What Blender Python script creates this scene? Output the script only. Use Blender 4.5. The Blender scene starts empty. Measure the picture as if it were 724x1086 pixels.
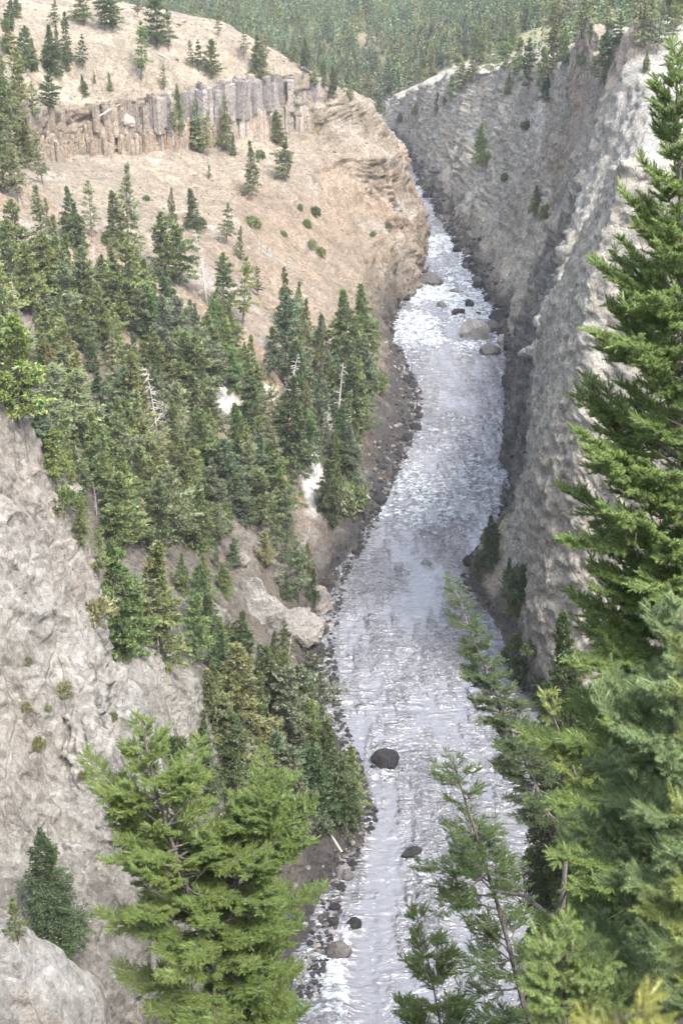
import bpy, math, random
import numpy as np
from mathutils import Vector

# ------------------------------------------------------------------ camera, light, exposure
C = bpy.context.scene.collection
S = bpy.context.scene
CAM_Z = 150.0
PITCH = math.radians(25.9)
FPX = 1492.0                      # focal length in photo pixels (photo 724 x 1086)
cd = bpy.data.cameras.new('camera')
cam = bpy.data.objects.new('camera', cd); C.objects.link(cam)
cam.location = (0, 0, CAM_Z)
cam.rotation_euler = (math.radians(90) - PITCH, 0, 0)
cd.sensor_fit = 'VERTICAL'; cd.sensor_height = 36.0; cd.sensor_width = 24.0
cd.lens = FPX / 1086 * 36.0
cd.clip_start = 0.3; cd.clip_end = 9000
cd.dof.use_dof = True; cd.dof.focus_distance = 220; cd.dof.aperture_fstop = 3.6
S.camera = cam

SUN_EL, SUN_AZ = math.radians(55), math.radians(146)   # azimuth clockwise from +Y: behind the camera, to the right
W = bpy.data.worlds.new('World'); S.world = W; W.use_nodes = True
nt = W.node_tree; bg = nt.nodes['Background']
sky = nt.nodes.new('ShaderNodeTexSky'); sky.sky_type = 'NISHITA'; sky.sun_disc = False
sky.sun_elevation = SUN_EL; sky.sun_rotation = SUN_AZ
sky.dust_density = 4.0; sky.air_density = 1.0; sky.ozone_density = 1.0
hs = nt.nodes.new('ShaderNodeHueSaturation'); hs.inputs['Saturation'].default_value = .55; nt.links.new(sky.outputs[0], hs.inputs['Color']); nt.links.new(hs.outputs[0], bg.inputs[0]); bg.inputs[1].default_value = 0.12   # thin high cloud
sl = bpy.data.lights.new('sun', 'SUN'); sl.energy = 1.15; sl.angle = math.radians(11); sl.color = (1.0, 0.95, 0.87)
sun = bpy.data.objects.new('sun', sl); C.objects.link(sun)
sd = Vector((math.sin(SUN_AZ) * math.cos(SUN_EL), math.cos(SUN_AZ) * math.cos(SUN_EL), math.sin(SUN_EL)))
sun.rotation_euler = (-sd).to_track_quat('-Z', 'Y').to_euler(); sun.location = sd * 600
S.view_settings.view_transform = 'Standard'; S.view_settings.look = 'None'
S.view_settings.gamma = 1.0; S.view_settings.exposure = 2.85; S.view_settings.use_curve_mapping = False
S.render.engine = 'CYCLES'
S.cycles.max_bounces = 6; S.cycles.diffuse_bounces = 3; S.cycles.glossy_bounces = 2; S.cycles.transmission_bounces = 2
S.cycles.use_denoising = True

# ------------------------------------------------------------------ helpers
CP, SP = math.cos(PITCH), math.sin(PITCH)
def ray(px, py):
    a = (px - 362) / FPX; b = (543 - py) / FPX
    return np.array([a, CP + b * SP, -SP + b * CP])
def at(px, py, Y):                # point of the photo at forward distance Y
    d = ray(px, py); return np.array([0, 0, CAM_Z]) + d * (Y / d[1])
def pix(p):                       # world point -> photo pixel
    x, y, z = p[0], p[1], p[2] - CAM_Z
    d = y * CP - z * SP; u = y * SP + z * CP
    return 362 + FPX * x / d, 543 - FPX * u / d, d

def _h(i, j, k, s):
    n = (i * 374761393 + j * 668265263 + k * 2147483647 + s * 974634777) & 0xFFFFFFFF
    n = ((n ^ (n >> 13)) * 1274126177) & 0xFFFFFFFF
    n = n ^ (n >> 16)
    n = (n * 2246822519) & 0xFFFFFFFF
    return (n ^ (n >> 15)) & 0xFFFF
def noise(p, s=0):                # gradient-like value noise, -1..1, vectorised
    p = np.asarray(p, float); f = np.floor(p); q = p - f; i = f.astype(np.int64)
    w = q * q * q * (q * (q * 6 - 15) + 10)
    r = np.zeros(len(p))
    for a in (0, 1):
        wa = w[:, 0] if a else 1 - w[:, 0]
        for b in (0, 1):
            wb = w[:, 1] if b else 1 - w[:, 1]
            for c in (0, 1):
                wc = w[:, 2] if c else 1 - w[:, 2]
                h = _h(i[:, 0] + a, i[:, 1] + b, i[:, 2] + c, s)
                th = h * (2 * math.pi / 65536); ph = ((h * 40503) & 0xFFFF) * (2.0 / 65536) - 1
                sr = np.sqrt(np.maximum(0, 1 - ph * ph))
                g = np.cos(th) * sr * (q[:, 0] - a) + np.sin(th) * sr * (q[:, 1] - b) + ph * (q[:, 2] - c)
                r += wa * wb * wc * g
    return r * 1.6
def fbm(p, o=4, s=0, g=.5, l=2.03):
    p = np.asarray(p, float); r = np.zeros(len(p)); a = 1.0; t = 0
    for k in range(o):
        r += a * noise(p * (l ** k), s + k); t += a; a *= g
    return r / t * 1.4
def ridged(p, o=4, s=0, g=.5, l=2.1):
    p = np.asarray(p, float); r = np.zeros(len(p)); a = 1.0; t = 0
    for k in range(o):
        r += a * (1 - 2 * np.abs(noise(p * (l ** k), s + k))); t += a; a *= g
    return r / t
def sstep(a, b, x):
    t = np.clip((x - a) / (b - a), 0, 1); return t * t * (3 - 2 * t)

def mesh_np(name, v, f, mats=(), mi=None, smooth=False, col=None, parent=None, link=True):
    """v (n,3), f (m,k) numpy -> one mesh object"""
    me = bpy.data.meshes.new(name); v = np.ascontiguousarray(v, np.float32); f = np.ascontiguousarray(f, np.int32)
    n, k = f.shape
    me.vertices.add(len(v)); me.vertices.foreach_set('co', v.ravel())
    me.loops.add(n * k); me.loops.foreach_set('vertex_index', f.ravel())
    me.polygons.add(n); me.polygons.foreach_set('loop_start', np.arange(0, n * k, k, dtype=np.int32))
    me.polygons.foreach_set('loop_total', np.full(n, k, np.int32))
    for m in mats: me.materials.append(m)
    if mi is not None: me.polygons.foreach_set('material_index', np.asarray(mi, np.int32))
    me.polygons.foreach_set('use_smooth', np.full(n, smooth))
    if col is not None:
        for nm, a in col.items():
            at_ = me.attributes.new(nm, 'FLOAT_COLOR' if a.ndim == 2 else 'FLOAT', 'POINT')
            if a.ndim == 2:
                if a.shape[1] == 3: a = np.c_[a, np.ones(len(a))]
                at_.data.foreach_set('color', np.ascontiguousarray(a, np.float32).ravel())
            else: at_.data.foreach_set('value', np.ascontiguousarray(a, np.float32))
    me.update(); me.validate()
    if not link: return me
    o = bpy.data.objects.new(name, me); C.objects.link(o)
    if parent: o.parent = parent
    return o
def grid_faces(r, c):
    i = np.arange((r - 1) * (c - 1)); a = (i // (c - 1)) * c + i % (c - 1)
    return np.stack([a, a + 1, a + c + 1, a + c], 1)
def grid_normals(g):
    du = np.gradient(g, axis=1); dv = np.gradient(g, axis=0)
    n = np.cross(du, dv); n /= np.maximum(np.linalg.norm(n, axis=2, keepdims=True), 1e-9)
    return n
def tag(o, label=None, cat=None, group=None, kind=None):
    if label: o['label'] = label
    if cat: o['category'] = cat
    if group: o['group'] = group
    if kind: o['kind'] = kind
    return o
def pchip(x, y, xs):
    x = np.asarray(x, float); y = np.asarray(y, float)
    h = np.diff(x); d = np.diff(y) / h; m = np.zeros(len(x))
    for i in range(1, len(x) - 1):
        if d[i - 1] * d[i] > 0:
            w1 = 2 * h[i] + h[i - 1]; w2 = h[i] + 2 * h[i - 1]
            m[i] = (w1 + w2) / (w1 / d[i - 1] + w2 / d[i])
    m[0], m[-1] = d[0], d[-1]
    k = np.clip(np.searchsorted(x, xs) - 1, 0, len(x) - 2); t = (xs - x[k]) / h[k]
    return ((1 + 2 * t) * (1 - t) ** 2 * y[k] + t * (1 - t) ** 2 * h[k] * m[k] + t * t * (3 - 2 * t) * y[k + 1] + t * t * (t - 1) * h[k] * m[k + 1])

# ------------------------------------------------------------------ materials
def mat(name):
    m = bpy.data.materials.new(name); m.use_nodes = True
    return m, m.node_tree, m.node_tree.nodes['Principled BSDF']
def N(t, typ, **kw):
    n = t.nodes.new(typ)
    for k, v in kw.items():
        if k.startswith('i_'): n.inputs[k[2:]].default_value = v
        else: setattr(n, k, v)
    return n
def mixc(t, a, b, fac, mode='MIX'):
    n = t.nodes.new('ShaderNodeMix'); n.data_type = 'RGBA'; n.blend_type = mode
    for sock, val in ((n.inputs[0], fac), (n.inputs[6], a), (n.inputs[7], b)):
        if hasattr(val, 'is_output'): t.links.new(val, sock)
        else: sock.default_value = val if not isinstance(val, tuple) else (*val, 1)[:4]
    return n.outputs[2]
def ramp(t, src, stops):
    r = t.nodes.new('ShaderNodeValToRGB'); e = r.color_ramp.elements
    while len(e) < len(stops): e.new(0.5)
    for k, (p, c) in enumerate(stops):
        e[k].position = p; e[k].color = (*c, 1) if isinstance(c, tuple) else (c, c, c, 1)
    t.links.new(src, r.inputs[0]); return r.outputs[0]
def rock_material(name, bump=1.0, scale=1.0, dist=.5, stain_k=.16):
    """colour from the mesh's own zone colours, broken up by grain, pebbles and cracks"""
    m, t, b = mat(name)
    g = N(t, 'ShaderNodeNewGeometry'); pos = g.outputs['Position']
    a = N(t, 'ShaderNodeAttribute', attribute_name='zone')
    def nz(sc, det, rough=.6, sq=(1, 1, 1)):
        mp = N(t, 'ShaderNodeMapping'); mp.inputs['Scale'].default_value = sq; t.links.new(pos, mp.inputs[0])
        n = N(t, 'ShaderNodeTexNoise'); n.inputs['Scale'].default_value = sc * scale; n.inputs['Detail'].default_value = det
        n.inputs['Roughness'].default_value = rough; t.links.new(mp.outputs[0], n.inputs['Vector']); return n.outputs[0]
    dn = N(t, 'ShaderNodeTexNoise'); dn.inputs['Scale'].default_value = .5; dn.inputs['Detail'].default_value = 4; t.links.new(pos, dn.inputs['Vector'])
    wp = N(t, 'ShaderNodeVectorMath', operation='MULTIPLY_ADD'); t.links.new(dn.outputs['Color'], wp.inputs[0]); wp.inputs[1].default_value = (.9, .9, .9); t.links.new(pos, wp.inputs[2])
    def vr(sc, feat='F1'):
        v = N(t, 'ShaderNodeTexVoronoi', feature=feat); v.inputs['Scale'].default_value = sc * scale; t.links.new(wp.outputs[0], v.inputs['Vector']); return v.outputs[0]
    big = nz(.06, 4); mid = nz(.30, 8, .72, (1, 1, .6)); fine = nz(1.5, 9, .82); v1 = vr(.28); v2 = vr(1.0); crk = vr(.22, 'DISTANCE_TO_EDGE')
    c1 = mixc(t, a.outputs['Color'], ramp(t, big, [(.3, .62), (.7, 1.3)]), .5, 'MULTIPLY')
    c2 = mixc(t, c1, ramp(t, mid, [(.30, .42), (.5, 1.0), (.70, 1.45)]), .6, 'MULTIPLY')
    c3 = mixc(t, c2, ramp(t, fine, [(.28, .25), (.46, .95), (.72, 1.6)]), .85, 'MULTIPLY')
    vc = N(t, 'ShaderNodeTexVoronoi', feature='F1'); vc.inputs['Scale'].default_value = 1.5 * scale; t.links.new(wp.outputs[0], vc.inputs['Vector'])
    sx = N(t, 'ShaderNodeSeparateColor'); t.links.new(vc.outputs['Color'], sx.inputs[0])
    c3 = mixc(t, c3, ramp(t, sx.outputs[0], [(.0, .55), (.25, .9), (.75, 1.05), (1.0, 1.4)]), .6, 'MULTIPLY')
    stain = nz(.11, 5, .65, (1, 1, .3))
    c4 = mixc(t, c3, (0.30, 0.20, 0.13), ramp(t, stain, [(.52, 0.0), (.75, stain_k)]))
    t.links.new(c4, b.inputs['Base Color']); b.inputs['Roughness'].default_value = .95
    b.inputs['Specular IOR Level'].default_value = .12
    def acc(prev, src, k):
        n = N(t, 'ShaderNodeMath', operation='MULTIPLY_ADD'); t.links.new(src, n.inputs[0]); n.inputs[1].default_value = k
        if prev is None: n.inputs[2].default_value = 0
        else: t.links.new(prev, n.inputs[2])
        return n.outputs[0]
    h = acc(None, mid, .9); h = acc(h, v2, .15); h = acc(h, fine, 1.0)
    st = N(t, 'ShaderNodeVectorMath', operation='MULTIPLY'); t.links.new(wp.outputs[0], st.inputs[0]); st.inputs[1].default_value = (1, 1, .38)
    cv = N(t, 'ShaderNodeTexVoronoi', feature='DISTANCE_TO_EDGE'); cv.inputs['Scale'].default_value = .30 * scale; t.links.new(st.outputs[0], cv.inputs['Vector'])
    cr2 = ramp(t, cv.outputs[0], [(0.0, 0.0), (.04, 1.0)]); h = acc(h, cr2, .3)
    cv2 = N(t, 'ShaderNodeTexVoronoi', feature='DISTANCE_TO_EDGE'); cv2.inputs['Scale'].default_value = .85 * scale; t.links.new(st.outputs[0], cv2.inputs['Vector'])
    h = acc(h, ramp(t, cv2.outputs[0], [(0.0, 0.0), (.06, 1.0)]), .10)
    bp = N(t, 'ShaderNodeBump'); bp.inputs['Strength'].default_value = bump; bp.inputs['Distance'].default_value = 1.0
    t.links.new(h, bp.inputs['Height']); t.links.new(bp.outputs[0], b.inputs['Normal'])
    return m
ROCK = rock_material('rock')

# ------------------------------------------------------------------ terrain
CREAM = np.array([.245, .212, .167]); PINK = np.array([.225, .172, .128]); TAN = np.array([.27, .212, .162])
GREY = np.array([.235, .226, .206]); LGREY = np.array([.34, .336, .32]); DARK = np.array([.055, .052, .052])
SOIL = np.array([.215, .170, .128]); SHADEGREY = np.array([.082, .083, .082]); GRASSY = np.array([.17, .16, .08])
def mixa(a, b, t): t = np.asarray(t)[:, None]; return a * (1 - t) + b * t

def loft(secs, counts, rows):
    Ys = sorted(secs); K = len(secs[Ys[0]])
    xs = np.zeros((len(rows), K)); zs = np.zeros((len(rows), K))
    P = np.array([[at(px, py, y)[[0, 2]] if not w else (px, py) for (px, py, w) in secs[y]] for y in Ys])
    for k in range(K):
        xs[:, k] = pchip(Ys, P[:, k, 0], rows); zs[:, k] = pchip(Ys, P[:, k, 1], rows)
    cols = []
    for k in range(K - 1):
        t = np.linspace(0, 1, counts[k], endpoint=(k == K - 2))
        cols.append(k + t)
    u = np.concatenate(cols)
    X = np.empty((len(rows), len(u))); Z = np.empty_like(X)
    for r in range(len(rows)):
        X[r] = np.interp(u, np.arange(K), xs[r]); Z[r] = np.interp(u, np.arange(K), zs[r])
    for _ in range(3):             # soften the creases a little
        X[:, 1:-1] = X[:, 1:-1] * .5 + (X[:, :-2] + X[:, 2:]) * .25; Z[:, 1:-1] = Z[:, 1:-1] * .5 + (Z[:, :-2] + Z[:, 2:]) * .25
    Yg = np.repeat(np.asarray(rows)[:, None], len(u), 1)
    return np.stack([X, Yg, Z], 2), np.repeat(u[None], len(rows), 0)
def I(*pts): return [(p[0], p[1], False) if len(p) == 2 else (p[0], p[1], True) for p in pts]   # third value: world x, z
w = 1
# order from the water outwards: below water, waterline, shore top, low, middle, cliff base, cliff top, upper slope, far
LEFT = {
 60:  I((-6,-12,w),(-7,-1,w),(-12,4,w),(-22,14,w),(-34,24,w),(-60,60,w),(-66,66,w),(-100,90,w),(-420,130,w)),
 120: I((-5,-10,w),(-7,0,w),(-12,4,w),(-22,14,w),(-30,24,w),(-60,52,w),(-66,56,w),(-100,80,w),(-420,130,w)),
 150: I((-2,-8,w),(322,1062),(300,1045),(250,985),(190,930),(-20,800),(-40,780),(-100,80,w),(-420,130,w)),
 172: I((2,-8,w),(348,952),(325,935),(270,890),(200,820),(0,680),(-20,660),(-105,85,w),(-420,130,w)),
 190: I((6,-8,w),(384,873),(362,855),(305,800),(215,720),(0,590),(-20,570),(-110,90,w),(-420,130,w)),
 205: I((6,-8,w),(372,815),(352,800),(300,745),(210,680),(0,540),(-20,520),(-115,92,w),(-420,130,w)),
 225: I((2,-8,w),(346,750),(336,736),(290,690),(200,610),(0,470),(-20,455),(-118,96,w),(-420,130,w)),
 250: I((2,-8,w),(342,677),(330,660),(280,610),(180,530),(0,405),(-20,390),(-122,98,w),(-420,132,w)),
 275: I((4,-8,w),(357,616),(345,598),(295,548),(185,462),(0,340),(-20,320),(-126,100,w),(-420,134,w)),
 300: I((9,-8,w),(386,562),(368,546),(312,492),(190,400),(0,280),(-25,245),(-130,102,w),(-420,136,w)),
 350: I((18,-8,w),(427,474),(405,452),(340,392),(205,300),(0,190),(-32,150),(-136,104,w),(-420,138,w)),
 385: I((24,-8,w),(441,425),(420,402),(368,345),(230,258),(-10,180),(-20,130),(-138,106,w),(-420,138,w)),
 410: I((20,-8,w),(426,392),(412,376),(375,325),(245,235),(28,174),(24,122),(-140,106,w),(-430,138,w)),
 435: I((17,-8,w),(409,362),(402,345),(375,300),(255,215),(62,167),(60,114),(-142,108,w),(-430,138,w)),
 465: I((20,-8,w),(414,334),(410,318),(390,265),(310,195),(178,153),(176,101),(70,40),(-430,140,w)),
 490: I((30,-8,w),(434,311),(432,296),(415,235),(350,172),(270,138),(268,84),(150,22),(-430,140,w)),
 503: I((34,-8,w),(446,300),(447,284),(440,236),(410,170),(336,131),(334,81),(205,28),(-430,140,w)),
 520: I((36,-8,w),(447,285),(448,268),(442,226),(415,160),(385,110),(352,92),(235,35),(-430,140,w)),
 545: I((34,-8,w),(444,266),(444,255),(437,215),(412,155),(383,112),(350,92),(235,28),(-430,140,w)),
 600: I((26,-8,w),(432,231),(430,222),(420,190),(395,145),(360,112),(330,95),(215,20),(-430,140,w)),
 700: I((6,-8,w),(395,177),(390,168),(370,150),(340,130),(310,115),(280,100),(180,40),(-430,120,w)),
 800: I((-40,-8,w),(320,139),(310,135),(290,120),(270,110),(240,100),(200,90),(100,50),(-430,110,w)),
 1000:I((-140,-2,w),(-150,4,w),(-160,8,w),(-180,12,w),(-200,18,w),(-230,24,w),(-260,30,w),(-320,45,w),(-520,110,w)),
}
rowsL = np.concatenate([np.arange(60, 150, 2.5), np.arange(150, 380, 1.25), np.arange(380, 560, .9), np.arange(560, 800, 3), np.arange(800, 1001, 10)])
gL, uL = loft(LEFT, [4, 6, 26, 55, 70, 34, 50, 40], rowsL)
def fissure(p, sq, s, w=.055):      # narrow grooves, 1 in the groove
    return np.exp(-(noise(p * np.array(sq), s) / w) ** 2)
def terrace(x, k=3.0, hard=.22):
    q = x * k; f = np.floor(q); return (f + sstep(.5 - hard, .5 + hard, q - f)) / k
def rock_relief(wp, s, zs=.35):    # about -1..1: tilted planes, broken steps, cracks
    a = np.array([1, 1, zs]); low = fbm(wp * .035 * a, 3, s); mid_ = fbm(wp * .10 * a, 4, s + 7, .55)
    return .8 * low + .9 * terrace(mid_, 4.0) + .28 * terrace(fbm(wp * .3 * a, 3, s + 13), 3) - .55 * fissure(wp, (.11, .11, .03), s + 21) - .3 * fissure(wp, (.3, .3, .08), s + 23, .07)
def rough_ground(g, u, steep_amp, slope_amp, seed, edge_lo=.7, strata=.5, calm=0.0, head=0.0):
    sh = g.shape[:2]; p = g.reshape(-1, 3); n = grid_normals(g).reshape(-1, 3)
    if n[:, 2].mean() < 0: n = -n
    steep = sstep(.82, .45, np.abs(n[:, 2]))
    fl = sstep(edge_lo, edge_lo + .6, u.ravel())
    wp = p + 3.5 * np.stack([fbm(p * .04, 3, seed + 60), fbm(p * .04, 3, seed + 61), fbm(p * .04, 3, seed + 62)], 1)
    crag = rock_relief(wp, seed)
    lump = fbm(p * .035, 5, seed + 20)
    gul = ridged(np.stack([wp[:, 0] * .03, wp[:, 1] * .06, wp[:, 2] * .02], 1), 4, seed + 70) - .3
    far = sstep(262, 320, p[:, 1])
    steep_amp = steep_amp * (1 + head * sstep(465, 490, p[:, 1]))
    steep_amp = steep_amp * (1 - calm * sstep(202, 208, p[:, 1]) * sstep(285, 262, p[:, 1]))
    d = (crag * steep_amp * steep * (1 - .45 * far) + (lump + .5 * gul) * slope_amp * (1 - steep) + fbm(p * .4, 4, seed + 31, .6) * (.5 + .8 * steep)) * fl
    rib = ridged(np.stack([wp[:, 0] * .012, wp[:, 1] * .06, wp[:, 2] * .012], 1) + .2 * lump[:, None], 4, seed + 40, .42) - .3
    d += rib * strata * steep_amp * (.35 + .65 * steep) * fl * far
    big_ = ridged(np.stack([wp[:, 0] * .008, wp[:, 1] * .024 + .004 * wp[:, 2], 0 * lump], 1), 3, seed + 80, .45) - .3
    d += big_ * strata * 6.0 * fl * far * (p[:, 0] > 0)
    crag = rib * far * .7 + big_ * far * .5 + crag * (1 - far)
    q = p + n * d[:, None]
    return q, n, steep, crag, lump
qL, nL, stL, crL, luL = rough_ground(gL, uL, 4.0, 2.6, 3, head=1.1)
u = uL.ravel(); Yv = qL[:, 1]; Zv = qL[:, 2]; Xv = qL[:, 0]
# colours of the ground itself: cream ash above the columns, pink talus below, soil under the trees, dark wet shore
nz1 = fbm(qL * .03, 4, 50); nz2 = fbm(qL * .09, 4, 57)
colL = mixa(np.tile(SOIL, (len(qL), 1)), GREY, sstep(-.1, .5, nz1))
colL = mixa(colL, np.tile(PINK, (len(qL), 1)) * 1.08, sstep(355, 430, Yv + 40 * nz1) * sstep(12, 30, Zv))
colL = mixa(colL, TAN, sstep(478, 500, Yv) * sstep(3.0, 2.2, Zv / 30 + .4 * nz2))
colL = mixa(colL, CREAM * .96, sstep(3.75, 4.5, u + .8 * nz1) * sstep(330, 400, Yv))
colL = mixa(colL, CREAM, sstep(6.0, 6.3, u + .2 * nz2))
colL = mixa(colL, LGREY * .9, sstep(.25, .6, nz2) * .6 * sstep(6.2, 5.5, u))
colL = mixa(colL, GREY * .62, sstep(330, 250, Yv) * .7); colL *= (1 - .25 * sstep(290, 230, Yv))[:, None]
chute = ridged(np.stack([qL[:, 1] * .045, qL[:, 0] * .006, 0 * nz1], 1) + .25 * nz1[:, None], 4, 66)
colL = mixa(colL, CREAM * .66, sstep(.25, .6, chute) * .55 * sstep(330, 420, Yv)); colL = mixa(colL, CREAM * 1.12, sstep(.0, -.4, chute) * .5 * sstep(330, 420, Yv) * sstep(3, 4.5, u))
colL = mixa(colL, np.array([.165, .135, .105]), sstep(5.05, 5.25, u) * sstep(6.05, 5.9, u) * sstep(395, 405, Yv) * sstep(482, 470, Yv) * sstep(-.5, .1, nz2))
hd = sstep(485, 500, Yv) * sstep(5.2, 4.6, u); cracks = np.maximum(fissure(qL, (.16, .16, .03), 71, .10), fissure(qL, (.35, .35, .07), 72, .10) * .7)
colL = mixa(colL, TAN * .42, cracks * hd * .8); colL = mixa(colL, LGREY * .7, sstep(.1, .5, nz2) * hd * .5)
ux = 362 + FPX * qL[:, 0] / (qL[:, 1] * CP - (qL[:, 2] - CAM_Z) * SP); uy = 543 - FPX * (qL[:, 1] * SP + (qL[:, 2] - CAM_Z) * CP) / (qL[:, 1] * CP - (qL[:, 2] - CAM_Z) * SP)
for ax_, ay_, bx_, by_, hw in ((229, 408, 258, 446, 11), (258, 446, 272, 470, 7), (326, 476, 338, 540, 13), (338, 540, 366, 572, 6), (275, 412, 290, 420, 5)):
    tt_ = np.clip(((ux - ax_) * (bx_ - ax_) + (uy - ay_) * (by_ - ay_)) / ((bx_ - ax_) ** 2 + (by_ - ay_) ** 2), 0, 1)
    dd_ = np.hypot(ux - ax_ - tt_ * (bx_ - ax_), uy - ay_ - tt_ * (by_ - ay_)); colL = mixa(colL, np.array([.47, .46, .45]), sstep(hw + 1.5, hw - 1.5, dd_ + 4 * fbm(qL * .3, 3, 61)) * (Yv > 240))
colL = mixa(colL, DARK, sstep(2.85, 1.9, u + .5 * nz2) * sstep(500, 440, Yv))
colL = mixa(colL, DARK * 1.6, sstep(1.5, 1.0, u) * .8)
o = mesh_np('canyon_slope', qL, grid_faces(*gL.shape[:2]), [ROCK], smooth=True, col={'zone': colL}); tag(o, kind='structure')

RIGHT = {
 60:  I((20,-12,w),(26,-2,w),(34,6,w),(44,20,w),(58,42,w),(74,70,w),(95,100,w),(120,110,w),(420,140,w)),
 150: I((24,-10,w),(32,-1,w),(38,4,w),(48,14,w),(60,34,w),(74,64,w),(92,100,w),(120,110,w),(420,140,w)),
 195: I((28,-10,w),(37,-1,w),(41,3,w),(50,10,w),(60,24,w),(72,58,w),(84,102,w),(120,110,w),(420,140,w)),
 208: I((30,-10,w),(38,-1,w),(42,3,w),(49,9,w),(57,20,w),(65,58,w),(74,104,w),(120,108,w),(420,140,w)),
 217: I((32,-10,w),(585,776),(590,755),(604,690),(604,500),(618,320),(662,165),(120,106,w),(420,140,w)),
 226: I((32,-10,w),(568,746),(567,728),(561,640),(566,490),(607,300),(650,180),(90,98,w),(420,140,w)),
 250: I((26,-10,w),(533,676),(545,660),(560,615),(567,490),(608,306),(652,182),(96,94,w),(420,140,w)),
 272: I((20,-10,w),(498,621),(504,602),(540,560),(560,500),(40,62,w),(46,74,w),(100,80,w),(420,140,w)),
 284: I((20,-10,w),(508,596),(514,578),(545,545),(560,480),(40,50,w),(50,62,w),(100,70,w),(420,140,w)),
 300: I((30,-10,w),(537,561),(543,545),(552,510),(566,430),(43,45,w),(54,54,w),(104,66,w),(420,140,w)),
 340: I((40,-10,w),(550,489),(551,470),(557,425),(580,350),(602,300),(68,58,w),(110,76,w),(420,140,w)),
 380: I((44,-10,w),(550,430),(549,418),(557,388),(580,320),(612,240),(688,105),(128,98,w),(420,140,w)),
 405: I((44,-10,w),(548,398),(550,385),(560,350),(588,275),(624,180),(672,62),(130,103,w),(420,140,w)),
 425: I((44,-10,w),(544,374),(548,362),(560,325),(588,250),(622,150),(650,62),(130,102,w),(420,140,w)),
 450: I((42,-10,w),(535,348),(541,333),(556,298),(588,218),(606,128),(622,46),(130,100,w),(420,140,w)),
 475: I((42,-10,w),(524,324),(530,311),(550,274),(578,204),(594,134),(606,66),(130,96,w),(420,138,w)),
 500: I((42,-10,w),(512,302),(519,290),(545,250),(570,190),(584,130),(594,68),(130,92,w),(420,136,w)),
 550: I((38,-10,w),(490,264),(497,255),(520,220),(545,170),(560,118),(572,70),(130,86,w),(420,134,w)),
 600: I((34,-10,w),(468,231),(475,222),(492,190),(512,148),(528,108),(540,74),(126,80,w),(420,130,w)),
 650: I((30,-10,w),(453,202),(459,194),(470,165),(482,132),(492,100),(500,78),(120,74,w),(420,126,w)),
 700: I((26,-10,w),(441,177),(446,170),(452,148),(458,124),(463,102),(468,86),(115,66,w),(420,120,w)),
 750: I((20,-10,w),(430,156),(434,151),(437,136),(439,120),(440,107),(442,97),(110,58,w),(420,116,w)),
 800: I((6,-8,w),(405,137),(408,133),(410,126),(412,118),(416,110),(420,104),(100,50,w),(420,112,w)),
 1000:I((-80,-2,w),(-60,4,w),(-50,6,w),(-30,8,w),(-10,12,w),(10,16,w),(30,20,w),(90,40,w),(420,110,w)),
}
rowsR = np.concatenate([np.arange(60, 190, 3), np.arange(190, 205, .8), np.arange(205, 235, .3), np.arange(235, 300, .7), np.arange(300, 520, .9), np.arange(520, 800, 1.5), np.arange(800, 1001, 8)])
gR, uR = loft(RIGHT, [4, 6, 22, 46, 60, 46, 30, 40], rowsR)
qR, nR, stR, crR, luR = rough_ground(gR, uR, 3.6, 2.0, 103, strata=.85, calm=.82)
u = uR.ravel(); Yv = qR[:, 1]; Zv = qR[:, 2]
# pinnacles on the skyline of the right wall
for (sx, sy, sY, r, h) in ((621, 44, 448, 9, 12), (668, 70, 405, 8, 10), (640, 58, 430, 6, 7), (655, 62, 418, 5, 8), (600, 64, 480, 6, 6)):
    c = at(sx, sy, sY); dd = np.hypot(qR[:, 0] - c[0], qR[:, 1] - c[1])
    dd = dd * (1 + .55 * fbm(qR * .22, 4, 77)); qR[:, 2] += .8 * h * np.clip(1 - dd / r, 0, 1) ** 1.1 * sstep(3.5, 5.5, u)
nz1 = fbm(qR * .03, 4, 150); nz2 = fbm(qR * np.array([.08, .08, .05]), 4, 157)
colR = mixa(np.tile(GREY, (len(qR), 1)), LGREY, sstep(0, .5, nz1))
colR = mixa(colR, np.array([.33, .295, .25]), sstep(-.05, -.5, crR) * .85 * sstep(290, 330, Yv))
colR = mixa(colR, GREY * .74, sstep(.0, .35, crR) * .75 * sstep(290, 330, Yv))
colR = mixa(colR, TAN * .85, sstep(.1, .6, nz2) * .4)
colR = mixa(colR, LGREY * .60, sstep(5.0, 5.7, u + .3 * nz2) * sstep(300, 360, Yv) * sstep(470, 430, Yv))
colR = mixa(colR, SHADEGREY, sstep(276, 284, Yv) * sstep(425, 400, Yv + 14 * nz1) * sstep(5.05, 4.9, u + .1 * nz2))  # shade on the cliff face beside the pillar, painted into its rock colour
colR = mixa(colR, np.array([.245, .236, .215]) , sstep(204, 210, Yv) * sstep(277, 268, Yv) * sstep(2.8, 3.3, u) * .9)
colR = mixa(colR, GRASSY, sstep(.1, .5, nz2) * sstep(262, 275, Yv) * sstep(302, 285, Yv) * sstep(3.3, 2.8, u) * .8)
colR = mixa(colR, np.array([.13, .125, .08]), sstep(6.25, 6.7, u + .3 * nz2) * sstep(300, 420, Yv))
for (sx, sy, sY, r, h) in ((621, 44, 448, 9, 12), (668, 70, 405, 8, 10), (640, 58, 430, 6, 7), (655, 62, 418, 5, 8), (600, 64, 480, 6, 6)):
    c = at(sx, sy, sY); colR = mixa(colR, np.array([.165, .148, .128]), sstep(r + 4, r - 2, np.hypot(qR[:, 0] - c[0], qR[:, 1] - c[1])))
colR = mixa(colR, DARK, sstep(2.6, 1.9, u + .5 * nz2) * .9)
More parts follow.
